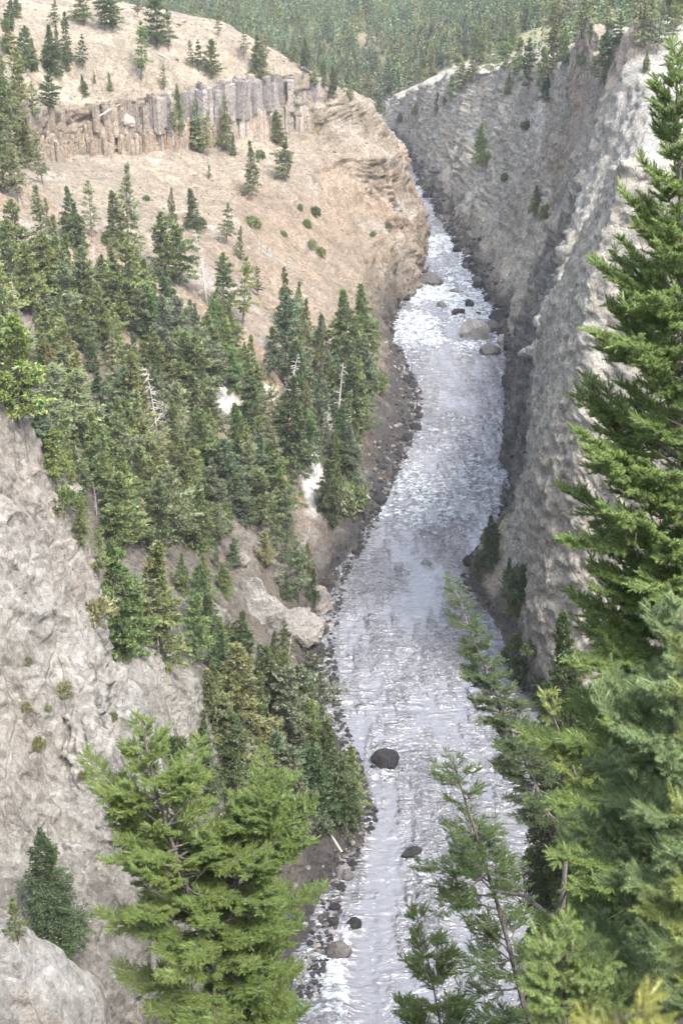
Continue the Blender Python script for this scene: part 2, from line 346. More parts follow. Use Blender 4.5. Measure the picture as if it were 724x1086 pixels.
colR = np.clip(colR * np.array([1.30, 1.285, 1.24]), 0, .6); o = mesh_np('canyon_wall', qR, grid_faces(*gR.shape[:2])[:, ::-1], [ROCK], smooth=True, col={'zone': colR}); tag(o, kind='structure')

# near spur on the left: crest traced from the photo, front face, back face
def patch(rows_ctrl, rr, cc, seed, amp, aniso=(.1, .1, .05), fine=.3):
    A = np.array([[at(*p) for p in r] for r in rows_ctrl])
    R, K = A.shape[:2]
    tu = np.linspace(0, K - 1, cc); tv = np.linspace(0, R - 1, rr)
    B = np.stack([np.stack([pchip(np.arange(K), A[r, :, d], tu) for d in range(3)], 1) for r in range(R)])
    G = np.stack([np.stack([pchip(np.arange(R), B[:, c, d], tv) for c in range(cc)], 1) for d in range(3)], 2)
    n = grid_normals(G).reshape(-1, 3); p = G.reshape(-1, 3)
    if n[:, 1].mean() > 0: n = -n
    dip = np.stack([p[:, 0] * .93 + p[:, 2] * .36, p[:, 1], p[:, 2] * .93 - p[:, 0] * .36], 1)
    cr = rock_relief(dip * 1.5, seed, .4); d = cr * amp + fbm(p * .5, 4, seed + 5, .6) * fine
    return p + n * d[:, None], G, n, cr, np.repeat(tv, cc), np.tile(tu, rr)
SPUR = [
 [(-60,1190,82),(0,1180,84),(40,1170,86),(75,1155,88),(105,1135,91),(112,1128,92),(140,1100,97),(172,1060,106),(200,1010,120),(232,940,140),(255,905,158)],
 [(-60,1010,88),(0,985,92),(40,985,95),(75,985,97),(105,985,100),(112,984,101),(140,980,104),(170,960,112),(200,930,125),(232,900,145),(255,890,160)],
 [(-60,930,98),(0,925,101),(40,930,103),(75,915,105),(105,900,109),(112,898,112),(140,885,114),(175,868,122),(205,850,134),(236,850,148),(258,860,160)],
 [(-60,760,108),(0,770,110),(35,770,112),(68,775,114),(98,775,113),(108,780,121),(140,790,121),(178,798,128),(208,805,138),(238,815,150),(258,840,161)],
 [(-60,540,118),(0,570,119),(30,590,120),(62,620,122),(96,690,122),(106,704,129),(138,725,129),(180,752,135),(214,775,143),(240,800,153),(258,835,162)],
 [(-60,320,129),(0,404,130),(28,452,131),(58,512,132),(95,642,134),(105,656,138),(138,684,138),(184,714,143),(218,752,149),(240,790,156),(258,830,163)],
 [(-60,330,150),(0,415,150),(28,470,150),(58,540,150),(95,660,151),(105,672,152),(138,700,153),(184,735,157),(218,775,162),(240,810,166),(258,840,170)],
 [(-60,520,170),(0,560,170),(28,600,170),(58,650,170),(95,720,170),(105,730,170),(138,760,170),(184,790,172),(218,820,175),(240,850,178),(258,870,180)]]
qS, GS, nS, crS, tv, tu = patch(SPUR, 620, 500, 211, 1.5, fine=.45)
nz1 = fbm(qS * .06, 4, 250); nz2 = fbm(qS * .2, 4, 257)
colS = mixa(np.tile(GREY * 1.08, (len(qS), 1)), LGREY * .88, sstep(-.1, .5, nz1))
colS = mixa(colS, np.array([.33, .27, .22]), sstep(.1, .55, nz2) * .12 + .22 * sstep(3.5, 4.6, tv) * sstep(4.6, 3.6, tu))
colS = mixa(colS, GREY * .9, sstep(2.2, 1.8, tv))
o = mesh_np('rock_spur', qS, grid_faces(620, 500), [ROCK], smooth=True, col={'zone': colS}); tag(o, kind='structure')

KNOB = [
 [(-60,1900,64),(0,1900,65),(40,1900,66),(80,1900,67),(112,1900,69),(135,1900,74)],
 [(-50,1300,67.5),(0,1300,68.5),(40,1300,69.5),(80,1300,70.5),(112,1300,72.5),(130,1300,76.5)],
 [(-40,1100,70),(0,1095,71),(40,1100,72),(82,1110,73),(108,1120,74),(122,1130,78)],
 [(-40,990,74),(0,986,75),(38,1004,76),(80,1030,77),(104,1052,78),(116,1085,81)],
 [(-40,985,84),(0,990,85),(38,1010,86),(80,1040,86),(104,1070,87),(116,1100,88)],
 [(-40,1060,92),(0,1070,93),(38,1080,94),(80,1090,94),(104,1110,94),(116,1130,94)]]
qK, GK, nK, crK, tv, tu = patch(KNOB, 150, 130, 311, .7, (.22, .22, .14), .15)
nz1 = fbm(qK * .1, 4, 350)
colK = mixa(np.tile(GREY * 1.15, (len(qK), 1)), LGREY * .9, sstep(-.1, .5, nz1)); colK = mixa(colK, TAN * .9, sstep(.05, .5, fbm(qK * .3, 3, 355)) * .5)
o = mesh_np('rock_knob', qK, grid_faces(150, 130), [ROCK], smooth=True, col={'zone': colK}); tag(o, kind='structure')

# slope under the overlook where the photographer stands
ny, nx = 110, 150
yy = np.linspace(-140, 150, ny); xx = np.linspace(-260, 260, nx)
XX, YY = np.meshgrid(xx, yy)
prof = np.interp(YY, [-140, -30, .8, 2, 10, 20, 45, 80, 110, 130, 150], [160, 150, 148.3, 145.5, 133, 120, 86, 44, 14, 0, -8])
prof += np.clip((np.abs(XX + 5) - 60) / 200, 0, 1) * 60 * sstep(0, 60, YY)
prof = np.maximum(prof, prof + (149 - .92 * YY - 6 * np.exp(-YY / 8) - prof) * sstep(.165, .235, XX / np.maximum(YY, 6)) * sstep(160, 120, YY) * sstep(2, 10, YY))
p = np.stack([XX, YY, prof], 2).reshape(-1, 3)
p[:, 2] += fbm(p * .05, 5, 400) * 3 * sstep(4, 40, p[:, 1]) + fbm(p * .3, 3, 410) * .15
colN = mixa(np.tile(SOIL, (len(p), 1)), GREY, sstep(-.2, .4, fbm(p * .1, 3, 420)))
o = mesh_np('overlook_slope', p, grid_faces(ny, nx), [ROCK], smooth=True, col={'zone': colN}); tag(o, kind='structure')

# far hills that close the canyon
ny, nx = 150, 170
yy = np.concatenate([np.linspace(770, 1500, 110), np.linspace(1520, 2600, 20)]); xx = np.linspace(-1500, 1700, nx)
XX, YY = np.meshgrid(xx, yy)
def hill_z(x, y):
    q = np.stack([x * .004, y * .004, 0 * x], 1)
    return np.interp(y, [770, 850, 1000, 1300, 2000, 4200], [-6, 10, 34, 80, 190, 420]) + fbm(q, 4, 500) * 26 * sstep(780, 950, y) + 40 * sstep(100, 500, np.abs(x)) + .10 * np.maximum(0, x - 60) * sstep(780, 900, y)
p = np.stack([XX, YY, hill_z(XX.ravel(), YY.ravel()).reshape(XX.shape)], 2).reshape(-1, 3)
colH = mixa(np.tile(np.array([.07, .08, .045]), (len(p), 1)), SOIL, sstep(.1, .5, fbm(p * .02, 4, 520)) * .7)
o = mesh_np('hills', p, grid_faces(ny, nx), [ROCK], smooth=True, col={'zone': colH}); tag(o, kind='structure')

# basalt columns along the rim of the left slope
def hexes(cent, rad, z0, z1, sides=6, rng=None):
    n = len(cent); a = np.arange(sides) * 2 * math.pi / sides
    rot = rng.uniform(0, 6.28, n); jit = rng.uniform(.82, 1.15, (n, sides))
    cx = cent[:, None, 0] + np.cos(a + rot[:, None]) * rad[:, None] * jit; cy = cent[:, None, 1] + np.sin(a + rot[:, None]) * rad[:, None] * jit
    lo = np.stack([cx, cy, np.repeat(z0[:, None], sides, 1)], 2)
    hi = np.stack([cx + rng.normal(0, .05, (n, 1)), cy, z1[:, None] + rng.normal(0, .25, (n, sides))], 2)
    top = np.stack([cent[:, 0], cent[:, 1], z1 + .25], 1)[:, None]
    v = np.concatenate([lo, hi, top], 1).reshape(-1, 3); b = np.arange(n)[:, None] * (2 * sides + 1)
    k = np.arange(sides); k2 = (k + 1) % sides
    f = np.concatenate([np.stack([b + k, b + k2, b + sides + k2], 2), np.stack([b + k, b + sides + k2, b + sides + k], 2),
                        np.stack([b + sides + k, b + sides + k2, b + 2 * sides + 0 * k], 2)], 1).reshape(-1, 3)
    return v, f, 2 * sides + 1
rng = np.random.default_rng(5)
cY = np.linspace(412, 503, 420)
CB = np.array([[LEFT[y][5], LEFT[y][6]] for y in (410, 435, 465, 490, 503)], float)
Bp = np.array([at(*CB[i, 0, :2], y) for i, y in enumerate((410, 435, 465, 490, 503))])
Tp = np.array([at(*CB[i, 1, :2], y) for i, y in enumerate((410, 435, 465, 490, 503))])
ks = (410, 435, 465, 490, 503)
bx = pchip(ks, Bp[:, 0], cY); bz = pchip(ks, Bp[:, 2], cY); tz = pchip(ks, Tp[:, 2], cY)
tanx = np.gradient(bx, cY); nrm = np.stack([np.ones_like(tanx), -tanx], 1); nrm /= np.linalg.norm(nrm, axis=1)[:, None]
arc = np.concatenate([[0], np.cumsum(np.hypot(np.diff(bx), np.diff(cY)))])
V, F, Cc, off = [], [], [], 0
gapn = lambda s: fbm(np.stack([s * .06, 0 * s, 0 * s], 1), 3, 600)
for layer in range(5):
    n = int(arc[-1] / (.95 if layer < 3 else 1.0)); s = np.sort(rng.uniform(0, arc[-1], n))
    Yc = np.interp(s, arc, cY); xb = np.interp(s, arc, bx); z0 = np.interp(s, arc, bz); z1 = np.interp(s, arc, tz)
    nn = np.stack([np.interp(s, arc, nrm[:, 0]), np.interp(s, arc, nrm[:, 1])], 1)
    wob = gapn(s); Hc = z1 - z0
    if layer < 3:                 # slender colonnade, cream below, at the foot of the cliff
        out = 3.2 - layer * .8 + wob * 1.5 + rng.normal(0, .25, n); rad = rng.uniform(.5, .85, n)
        top = z0 + Hc * np.clip(.42 + .22 * wob + rng.normal(0, .06, n) + .10 * layer - .16 * sstep(468, 448, Yc), .08, .95); bot = z0 - 3 - 1.5 * rng.random(n)
        base = mixa(np.tile([.27, .215, .16], (n, 1)), np.array([.30, .27, .25]), np.clip(rng.random(n) * .9 + .5 * wob, 0, 1))
        orange = rng.random(n) < .12; base[orange] = [.27, .18, .115]
    else:                         # massive dark entablature above
        out = 2.4 - (layer - 3) * 1.4 + wob * 2.6 + rng.normal(0, .45, n); rad = rng.uniform(.7, 1.9, n)
        top = z1 + 1.6 * wob + rng.normal(-.2, .8, n); bot = z0 + Hc * (.22 + .2 * rng.random(n) + .2 * wob)
        base = mixa(np.tile([.125, .118, .118], (n, 1)), np.array([.27, .245, .225]), rng.random(n))
    keep = rng.random(n) > sstep(470, 446, Yc + 14 * wob) * (.12 if layer < 3 else .90)
    pale = sstep(470, 448, Yc + 10 * wob); base = mixa(base, np.array([.21, .172, .132]), pale * .75)
    cen = np.stack([xb, Yc], 1) + nn * out[:, None]
    cen, rad, bot, top, base = cen[keep], rad[keep], bot[keep], top[keep], base[keep]
    v, f, per = hexes(cen, rad, bot, top, 6, rng)
    V.append(v); F.append(f + off); off += len(v); Cc.append(np.repeat(base, per, 0))
V = np.concatenate(V); V += np.stack([fbm(V * .4, 3, 640 + i) for i in range(3)], 1) * .55
o = mesh_np('columnar_cliff', V, np.concatenate(F), [ROCK], col={'zone': np.concatenate(Cc)}); tag(o, kind='structure')

# ------------------------------------------------------------------ water
WL = np.array([(y, at(*LEFT[y][1][:2], y)[0]) if not LEFT[y][1][2] else (y, LEFT[y][1][0]) for y in sorted(LEFT)])
WR = np.array([(y, at(*RIGHT[y][1][:2], y)[0]) if not RIGHT[y][1][2] else (y, RIGHT[y][1][0]) for y in sorted(RIGHT)])
ys = np.concatenate([np.arange(60, 140, .8), np.arange(140, 300, .3), np.arange(300, 560, .45), np.arange(560, 800, 1.2), np.arange(800, 1001, 5)])
nc = 130
xl = pchip(WL[:, 0], WL[:, 1], ys) - 5; xr = pchip(WR[:, 0], WR[:, 1], ys) + 5
tt = np.linspace(0, 1, nc)
X = xl[:, None] * (1 - tt) + xr[:, None] * tt; Y = np.repeat(ys[:, None], nc, 1)
p = np.stack([X.ravel(), Y.ravel(), 0 * X.ravel()], 1)
def bump_zone(y, a, b, s): return sstep(a - s, a + s, y) * sstep(b + s, b - s, y)
yv = p[:, 1]; tc = np.tile(tt, len(ys))
q2 = np.stack([p[:, 0] * .10, p[:, 1] * .035, 0 * yv], 1)
patchn = fbm(q2, 4, 700)
rapid = .95 * bump_zone(yv, 425, 575, 22) + .62 * bump_zone(yv, 296, 345, 14) + .30 * bump_zone(yv, 365, 395, 10) + .15 * bump_zone(yv, 150, 285, 10) + .5 * bump_zone(yv, 600, 760, 15) + .07
mid_ = sstep(0, .22, tc) * sstep(1, .8, tc)
for (px_, py_, r_, a_) in ((350, 1035, 9, .45), (525, 880, 6, .3), (480, 945, 5, .3), (408, 824, 3, .5), (437, 916, 4, .5), (360, 1024, 5, .6), (378, 994, 4, .45), (505, 368, 7, .4), (455, 312, 7, .4), (390, 840, 4, .25), (450, 700, 6, .2), (420, 760, 6, .25), (520, 730, 6, .25), (400, 700, 5, .2), (470, 470, 9, .4), (430, 545, 14, .25), (505, 455, 8, .5), (370, 1060, 7, .4), (360, 755, 5, .3), (500, 790, 6, .3), (420, 640, 6, .2)):
    a0 = math.atan((543 - py_) / FPX); y0 = CAM_Z / math.tan(PITCH - a0); c = at(px_, py_, y0)
    rapid += a_ * np.exp(-(((p[:, 0] - c[0]) / r_) ** 2 + ((p[:, 1] - c[1]) / (r_ * 1.3)) ** 2))
for y0, y1, f_ in ((250, 296, .6),):
    rapid *= 1 - (1 - f_) * bump_zone(yv, y0, y1, 6)
rapid = np.clip(rapid * (.65 + .9 * patchn), 0, 1.2) * (.35 + .65 * mid_)
wv = np.stack([p[:, 0] * .22 + .6 * patchn, p[:, 1] * .42, 0 * yv], 1)
swell = ridged(wv, 3, 720); chop = ridged(np.stack([p[:, 0] * .55, p[:, 1] * .95, 0 * yv], 1) + patchn[:, None], 3, 730)
calm_ = .45 + .75 * sstep(-.35, .45, patchn)
hh = swell * (.28 * calm_ + 1.0 * rapid) + chop * (.18 * calm_ + .40 * rapid)
p[:, 2] = hh * (.3 + .7 * mid_)
strk = fbm(np.stack([p[:, 0] * .55 + .8 * patchn, p[:, 1] * .11, 0 * yv], 1), 4, 750)
fo = rapid * 1.25 + .26 * strk + .22 * chop - .05 + .22 * swell + .25 * fbm(p * np.array([.9, .9, 0]) + 7, 3, 740)
chopz = .14 + 1.15 * sstep(-.35, .45, patchn + .5 * strk) + .35 * np.clip(rapid, 0, 1)
foam = .80 * sstep(.30, 1.25, fo) ** 1.1
m, t, b = mat('river_water')
a = N(t, 'ShaderNodeAttribute', attribute_name='foam'); g = N(t, 'ShaderNodeNewGeometry')
def wn(sc, det, sq, rough=.6, dist=0.0):
    mp = N(t, 'ShaderNodeMapping'); mp.inputs['Scale'].default_value = sq; t.links.new(g.outputs['Position'], mp.inputs[0])
    n = N(t, 'ShaderNodeTexNoise'); n.inputs['Scale'].default_value = sc; n.inputs['Detail'].default_value = det; n.inputs['Roughness'].default_value = rough
    n.inputs['Distortion'].default_value = dist; t.links.new(mp.outputs[0], n.inputs['Vector']); return n.outputs[0]
n1 = wn(.75, 2, (.6, 1.6, 1), .5, 1.4); n2 = wn(2.2, 2, (.8, 1.5, 1), .5, .8); n3 = wn(.75, 6, (.7, 1.3, 1), .72, .9)
fm = N(t, 'ShaderNodeMath', operation='MULTIPLY_ADD'); t.links.new(n3, fm.inputs[0]); fm.inputs[1].default_value = 3.4; fm.inputs[2].default_value = -1.8
fa = N(t, 'ShaderNodeMath', operation='ADD'); t.links.new(a.outputs['Fac'], fa.inputs[0]); t.links.new(fm.outputs[0], fa.inputs[1])
fsel = ramp(t, fa.outputs[0], [(.25, 0.0), (1.0, 1.0)])
deep = mixc(t, (.085, .088, .10), (.125, .128, .142), ramp(t, n3, [(.3, 0.0), (.7, 1.0)]))
t.links.new(mixc(t, deep, (.56, .62, .68), fsel), b.inputs['Base Color'])
rr = N(t, 'ShaderNodeMath', operation='MULTIPLY_ADD'); t.links.new(fsel, rr.inputs[0]); rr.inputs[1].default_value = .5; rr.inputs[2].default_value = .08
t.links.new(rr.outputs[0], b.inputs['Roughness']); b.inputs['IOR'].default_value = 1.68
def crease(src):                  # sharp-edged wavelets
    q = N(t, 'ShaderNodeMath', operation='SUBTRACT'); t.links.new(src, q.inputs[0]); q.inputs[1].default_value = .5
    r_ = N(t, 'ShaderNodeMath', operation='ABSOLUTE'); t.links.new(q.outputs[0], r_.inputs[0]); return r_.outputs[0]
def acc(prev, src, k):
    n = N(t, 'ShaderNodeMath', operation='MULTIPLY_ADD'); t.links.new(src, n.inputs[0]); n.inputs[1].default_value = k
    if prev is None: n.inputs[2].default_value = 0
    else: t.links.new(prev, n.inputs[2])
    return n.outputs[0]
n0 = wn(.17, 3, (.6, 1.5, 1), .5, 1.8)
hgt = acc(None, crease(n0), 4.2); hgt = acc(hgt, crease(n1), 1.1); hgt = acc(hgt, n2, .4); hgt = acc(hgt, fsel, .4)
bp = N(t, 'ShaderNodeBump'); bp.inputs['Strength'].default_value = 1; bp.inputs['Distance'].default_value = .8
cz = N(t, 'ShaderNodeAttribute', attribute_name='chop'); hm = N(t, 'ShaderNodeMath', operation='MULTIPLY'); t.links.new(hgt, hm.inputs[0]); t.links.new(cz.outputs['Fac'], hm.inputs[1])
t.links.new(hm.outputs[0], bp.inputs['Height']); t.links.new(bp.outputs[0], b.inputs['Normal'])
WATER = m
o = mesh_np('water', p, grid_faces(len(ys), nc), [WATER], smooth=True, col={'foam': foam, 'chop': chopz}); tag(o, kind='structure')

# ------------------------------------------------------------------ finding the ground under things
bpy.context.view_layer.update()
DG = bpy.context.evaluated_depsgraph_get()
def drop(px, py):                 # ground point seen at a photo pixel
    d = ray(px, py); d = d / np.linalg.norm(d); o0 = np.array([0, 0, CAM_Z]) + d * 40
    ok, loc, nr, idx, ob, mx = S.ray_cast(DG, Vector(o0), Vector(d))
    return (np.array(loc), ob.name, nr) if ok else (None, None, None)
def ground(x, y, z=400):
    ok, loc, nr, idx, ob, mx = S.ray_cast(DG, Vector((x, y, z)), Vector((0, 0, -1)))
    return loc.z if ok else 0

# ------------------------------------------------------------------ plants
def needle_mat(name, trans=.2):
    m = bpy.data.materials.new(name); m.use_nodes = True; t = m.node_tree; t.nodes.clear()
    out = N(t, 'ShaderNodeOutputMaterial'); oi = N(t, 'ShaderNodeObjectInfo'); a = N(t, 'ShaderNodeAttribute', attribute_name='tone')
    mul = mixc(t, oi.outputs['Color'], a.outputs['Color'], 1.0, 'MULTIPLY')
    d = N(t, 'ShaderNodeBsdfDiffuse'); tr = N(t, 'ShaderNodeBsdfTranslucent'); gl = N(t, 'ShaderNodeBsdfGlossy'); gl.inputs['Roughness'].default_value = .5
    mx = N(t, 'ShaderNodeMixShader'); mx.inputs[0].default_value = trans; m2 = N(t, 'ShaderNodeMixShader'); m2.inputs[0].default_value = .035
    t.links.new(mul, d.inputs[0]); t.links.new(mul, tr.inputs[0]); t.links.new(d.outputs[0], mx.inputs[1]); t.links.new(tr.outputs[0], mx.inputs[2])
    t.links.new(mx.outputs[0], m2.inputs[1]); t.links.new(gl.outputs[0], m2.inputs[2]); t.links.new(m2.outputs[0], out.inputs[0])
    return m
NEEDLES = needle_mat('needles')
def bark_mat(name, c0, c1):
    m, t, b = mat(name); g = N(t, 'ShaderNodeTexCoord'); mp = N(t, 'ShaderNodeMapping'); mp.inputs['Scale'].default_value = (9, 9, 2.2)
    n = N(t, 'ShaderNodeTexNoise'); n.inputs['Scale'].default_value = 2; n.inputs['Detail'].default_value = 6; t.links.new(g.outputs['Object'], mp.inputs[0]); t.links.new(mp.outputs[0], n.inputs[0])
    t.links.new(mixc(t, c0, c1, ramp(t, n.outputs[0], [(.35, 0.0), (.65, 1.0)])), b.inputs['Base Color']); b.inputs['Roughness'].default_value = .9
    bp = N(t, 'ShaderNodeBump'); bp.inputs['Distance'].default_value = .03; t.links.new(n.outputs[0], bp.inputs['Height']); t.links.new(bp.outputs[0], b.inputs['Normal'])
    return m
BARK = bark_mat('bark', (.040, .034, .030), (.125, .112, .10)); DEADWOOD = bark_mat('dead_wood', (.20, .185, .17), (.40, .375, .35)); CHAR = bark_mat('dark_dead_wood', (.05, .045, .04), (.13, .115, .10))

def tubes(paths, sides=5):
    """paths: list of (pts (k,3), radii (k,)) -> one vertex and triangle array"""
    V, F, off = [], [], 0
    a = np.arange(sides) * 2 * math.pi / sides; ca, sa = np.cos(a), np.sin(a)
    for pts, rad in paths:
        pts = np.asarray(pts, float); k = len(pts); d = np.gradient(pts, axis=0); d /= np.maximum(np.linalg.norm(d, axis=1)[:, None], 1e-9)
        ref = np.where(np.abs(d[:, 2:3]) > .9, np.array([[1., 0, 0]]), np.array([[0, 0, 1.]]))
        e1 = np.cross(d, ref); e1 /= np.maximum(np.linalg.norm(e1, axis=1)[:, None], 1e-9); e2 = np.cross(d, e1)
        v = pts[:, None] + np.asarray(rad)[:, None, None] * (e1[:, None] * ca[None, :, None] + e2[:, None] * sa[None, :, None])
        V.append(v.reshape(-1, 3))
        i = (np.arange(k - 1) * sides)[:, None] + np.arange(sides); j = (np.arange(k - 1) * sides)[:, None] + (np.arange(sides) + 1) % sides
        q = np.stack([i, j, j + sides, i + sides], 2).reshape(-1, 4)
        F.append(np.concatenate([q[:, [0, 1, 2]], q[:, [0, 2, 3]]]) + off); off += k * sides
    return np.concatenate(V), np.concatenate(F)
def unit(v): return v / np.maximum(np.linalg.norm(v, axis=-1, keepdims=True), 1e-9)

def conifer_mesh(kind, seed, H=16.0, detail=1.0):
    """-> (crown mesh, trunk mesh) of a tree H metres tall, foot at the origin"""
    r = np.random.default_rng(seed)
    P = dict(fir=(.285, .02, 200, .46), pine=(.33, .10, 140, .54), slim=(.17, .06, 140, .42), sparse=(.25, .18, 72, .52))[kind]
    R, t0, nb, cl = P[0] * H * r.uniform(.9, 1.1), P[1], int(P[2] * detail ** .5), P[3] / detail ** .6
    lean = r.normal(0, .028, 2) * H; bow = r.normal(0, .02, 2) * H
    def axis(t): t = np.asarray(t); return np.stack([lean[0] * t + bow[0] * np.sin(t * 3.1), lean[1] * t + bow[1] * np.sin(t * 3.1), H * t], -1)
    t = t0 + (1 - t0) * np.sort(r.random(nb)) ** .92
    if kind in ('pine', 'sparse'):
        t = t + .02 * np.sin(t * 60); prof = np.clip((1 - t), 0, 1) ** .62 * np.clip((t - t0) / .22, .15, 1) ** .5
    else:
        prof = np.clip((1 - t), 0, 1) ** .86 * np.clip((t - t0) / .07, .35, 1)
    lob = .72 + .45 * r.random(nb); 
    L = R * prof * lob * (1.0 if kind in ('fir', 'slim') else r.uniform(.55, 1.25, nb)) + .02 * H * .5
    az = np.cumsum(np.full(nb, 2.399)) + r.normal(0, .4, nb)
    L *= 1 + .32 * np.sin(az + r.uniform(0, 6)) + .25 * np.sin(t * r.uniform(8, 22) + r.uniform(0, 6))
    L *= np.where(r.random(nb) < (.10 if kind in ('fir', 'slim') else .22), .35, 1.0)
    el = np.interp(t, [0, .5, 1], [-.35, -.02, .75]) if kind in ('fir', 'slim') else np.interp(t, [0, .5, 1], [-.1, .18, .85])
    el = el + r.normal(0, .12, nb)
    n = np.maximum(3, (L / (cl * .42) * (1.25 if kind in ('fir', 'slim') else 1.15)).astype(int)); tot = n.sum()
    bi = np.repeat(np.arange(nb), n)
    s = np.sqrt(r.random(tot)) * .92 + .1
    h = np.stack([np.cos(az), np.sin(az)], 1)[bi]; side = np.stack([-h[:, 1], h[:, 0]], 1)
    lat = r.normal(0, .17, tot) * L[bi] * (1.15 - s * .75)
    xy = h * (L[bi] * s * np.cos(el[bi]))[:, None] + side * lat[:, None]
    zz = L[bi] * s * np.sin(el[bi]) - .10 * L[bi] * s ** 2 + r.normal(0, .10, tot) * cl - np.abs(lat) * .25
    pos = axis(t)[bi] + np.c_[xy, zz]
    tone = np.clip(r.normal(1, .16, nb)[bi] * r.normal(1, .16, tot) * (.86 + .22 * s), .45, 1.6)
    k = 5; M = tot * k
    ax = np.repeat(np.c_[h * np.cos(el[bi])[:, None] + side * (lat / (L[bi] + .1))[:, None] * 1.5, np.sin(el[bi])], k, 0)
    d = unit(ax * .8 + r.normal(0, .55, (M, 3)) + np.array([0, 0, .12])); wv_ = unit(np.cross(d, r.normal(0, 1, (M, 3))))
    c = np.repeat(pos, k, 0) + r.normal(0, .22, (M, 3)) * cl; ln = cl * r.uniform(.7, 1.35, M)[:, None]; wd = cl * r.uniform(.16, .30, M)[:, None]
    V = np.stack([c - wv_ * wd, c + wv_ * wd, c + d * ln], 1).reshape(-1, 3); F = np.arange(M * 3).reshape(-1, 3)
    tn = np.repeat(np.repeat(tone, k) * r.normal(1, .08, M), 3)
    warm = np.repeat(np.repeat(r.normal(0, .06, tot), k), 3)
    colr = np.stack([tn * (1 + warm * 1.6), tn, tn * (1 - warm)], 1)
    crown = mesh_np('crown', V, F, [NEEDLES], col={'tone': np.clip(colr, .2, 2)}, link=False)
    tt_ = np.linspace(0, .97, 12); paths = [(axis(tt_), np.interp(tt_, [0, .1, 1], [.0155 * H, .0125 * H, .002 * H]))]
    for i in range(0, nb, 3 if kind in ('fir', 'slim') else 1):
        q = np.linspace(0, .85, 3); a0 = axis(t[i])
        pt = a0 + np.c_[np.outer(q * L[i] * np.cos(el[i]), [np.cos(az[i]), np.sin(az[i])]), q * L[i] * np.sin(el[i]) - .1 * L[i] * q ** 2]
        paths.append((pt, np.array([.0028, .0018, .0008]) * H))
    v, f = tubes(paths); trunk = mesh_np('trunk', v, f, [BARK], smooth=True, link=False)
    return crown, trunk
def dead_mesh(seed, H=14.0, bushy=1.0):
    r = np.random.default_rng(seed); tt_ = np.linspace(0, 1, 10); ln = r.normal(0, .05, 2) * H
    ax = np.stack([ln[0] * tt_ ** 2, ln[1] * tt_ ** 2, H * tt_], 1); trunk = tubes([(ax, np.interp(tt_, [0, 1], [.016 * H, .003 * H]))])
    paths = []
    for i in range(int(70 * bushy)):
        t = r.uniform(.15, .98); a = r.uniform(0, 6.28); L = H * .17 * (1.08 - t) ** .6 * r.uniform(.4, 1.2); q = np.linspace(0, 1, 4)
        a0 = np.array([ln[0] * t * t, ln[1] * t * t, H * t]); up = r.normal(.1, .3)
        d = np.array([math.cos(a), math.sin(a), up]); pt = a0 + q[:, None] * L * d + np.c_[0 * q, 0 * q, -.2 * L * q * q]
        paths.append((pt, np.interp(q, [0, 1], [.0042 * H, .001 * H])))
        for j in range(3):
            s = r.uniform(.3, .95); b0 = a0 + s * L * d; d2 = d * .5 + r.normal(0, .6, 3); paths.append((b0 + np.outer([0, .5, 1], d2) * L * .4, np.array([.002, .0014, .0007]) * H))
    return trunk, tubes(paths, 4) if paths else None
def shrub_mesh(seed):
    r = np.random.default_rng(seed); n = 260; d = unit(r.normal(0, 1, (n, 3))); d[:, 2] = np.abs(d[:, 2])
    lobes = unit(r.normal(0, 1, (6, 3))); lob = (d @ lobes.T).max(1)
    pos = d * (.35 + .65 * r.random(n)[:, None] ** .5) * (.55 + .5 * lob[:, None] ** 2) * np.array([1, 1, .95]); k = 6; M = n * k
    dd = unit(np.repeat(d, k, 0) + r.normal(0, .8, (M, 3))); w_ = unit(np.cross(dd, r.normal(0, 1, (M, 3)))); c = np.repeat(pos, k, 0) + r.normal(0, .06, (M, 3))
    V = np.stack([c - w_ * .04, c + w_ * .04, c + dd * .2 * r.uniform(.6, 1.3, (M, 1))], 1).reshape(-1, 3)
    tn = np.repeat(np.repeat(np.clip(r.normal(1, .2, n), .5, 1.5), k), 3)
    crown = mesh_np('foliage', V, np.arange(M * 3).reshape(-1, 3), [NEEDLES], col={'tone': np.stack([tn] * 3, 1)}, link=False)
    v, f = tubes([(np.array([[0, 0, -.2], d_ * .35, d_ * .7]), np.array([.04, .03, .01])) for d_ in unit(np.c_[r.normal(0, 1, (5, 2)), np.ones(5)])])
    return crown, mesh_np('stem', v, f, [BARK], link=False)

PROTO = {}
for kd in ('fir', 'pine', 'slim', 'sparse'):
    PROTO[kd] = [conifer_mesh(kd, 1000 + 17 * i + len(kd)) for i in range(6)]
PROTO['fine'] = [conifer_mesh('fir', 1500 + i, detail=4.0) for i in range(2)]
PROTO['dead'] = []
for i in range(3):
    (v1, f1), (v2, f2) = dead_mesh(1600 + i, 16.0, (1.4, .9, .25)[i])
    PROTO['dead'].append((None, mesh_np('trunk', np.concatenate([v1, v2]), np.concatenate([f1, f2 + len(v1)]), [DEADWOOD], smooth=True, link=False)))
PROTO['shrub'] = [shrub_mesh(1700 + i) for i in range(3)]
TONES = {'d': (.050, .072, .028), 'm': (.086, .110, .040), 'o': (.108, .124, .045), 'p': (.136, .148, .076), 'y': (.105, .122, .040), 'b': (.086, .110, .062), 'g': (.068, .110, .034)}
TREES = []                        # (root, photo foot pixel, height px, kind, tone, zone)
RT = np.random.default_rng(77)
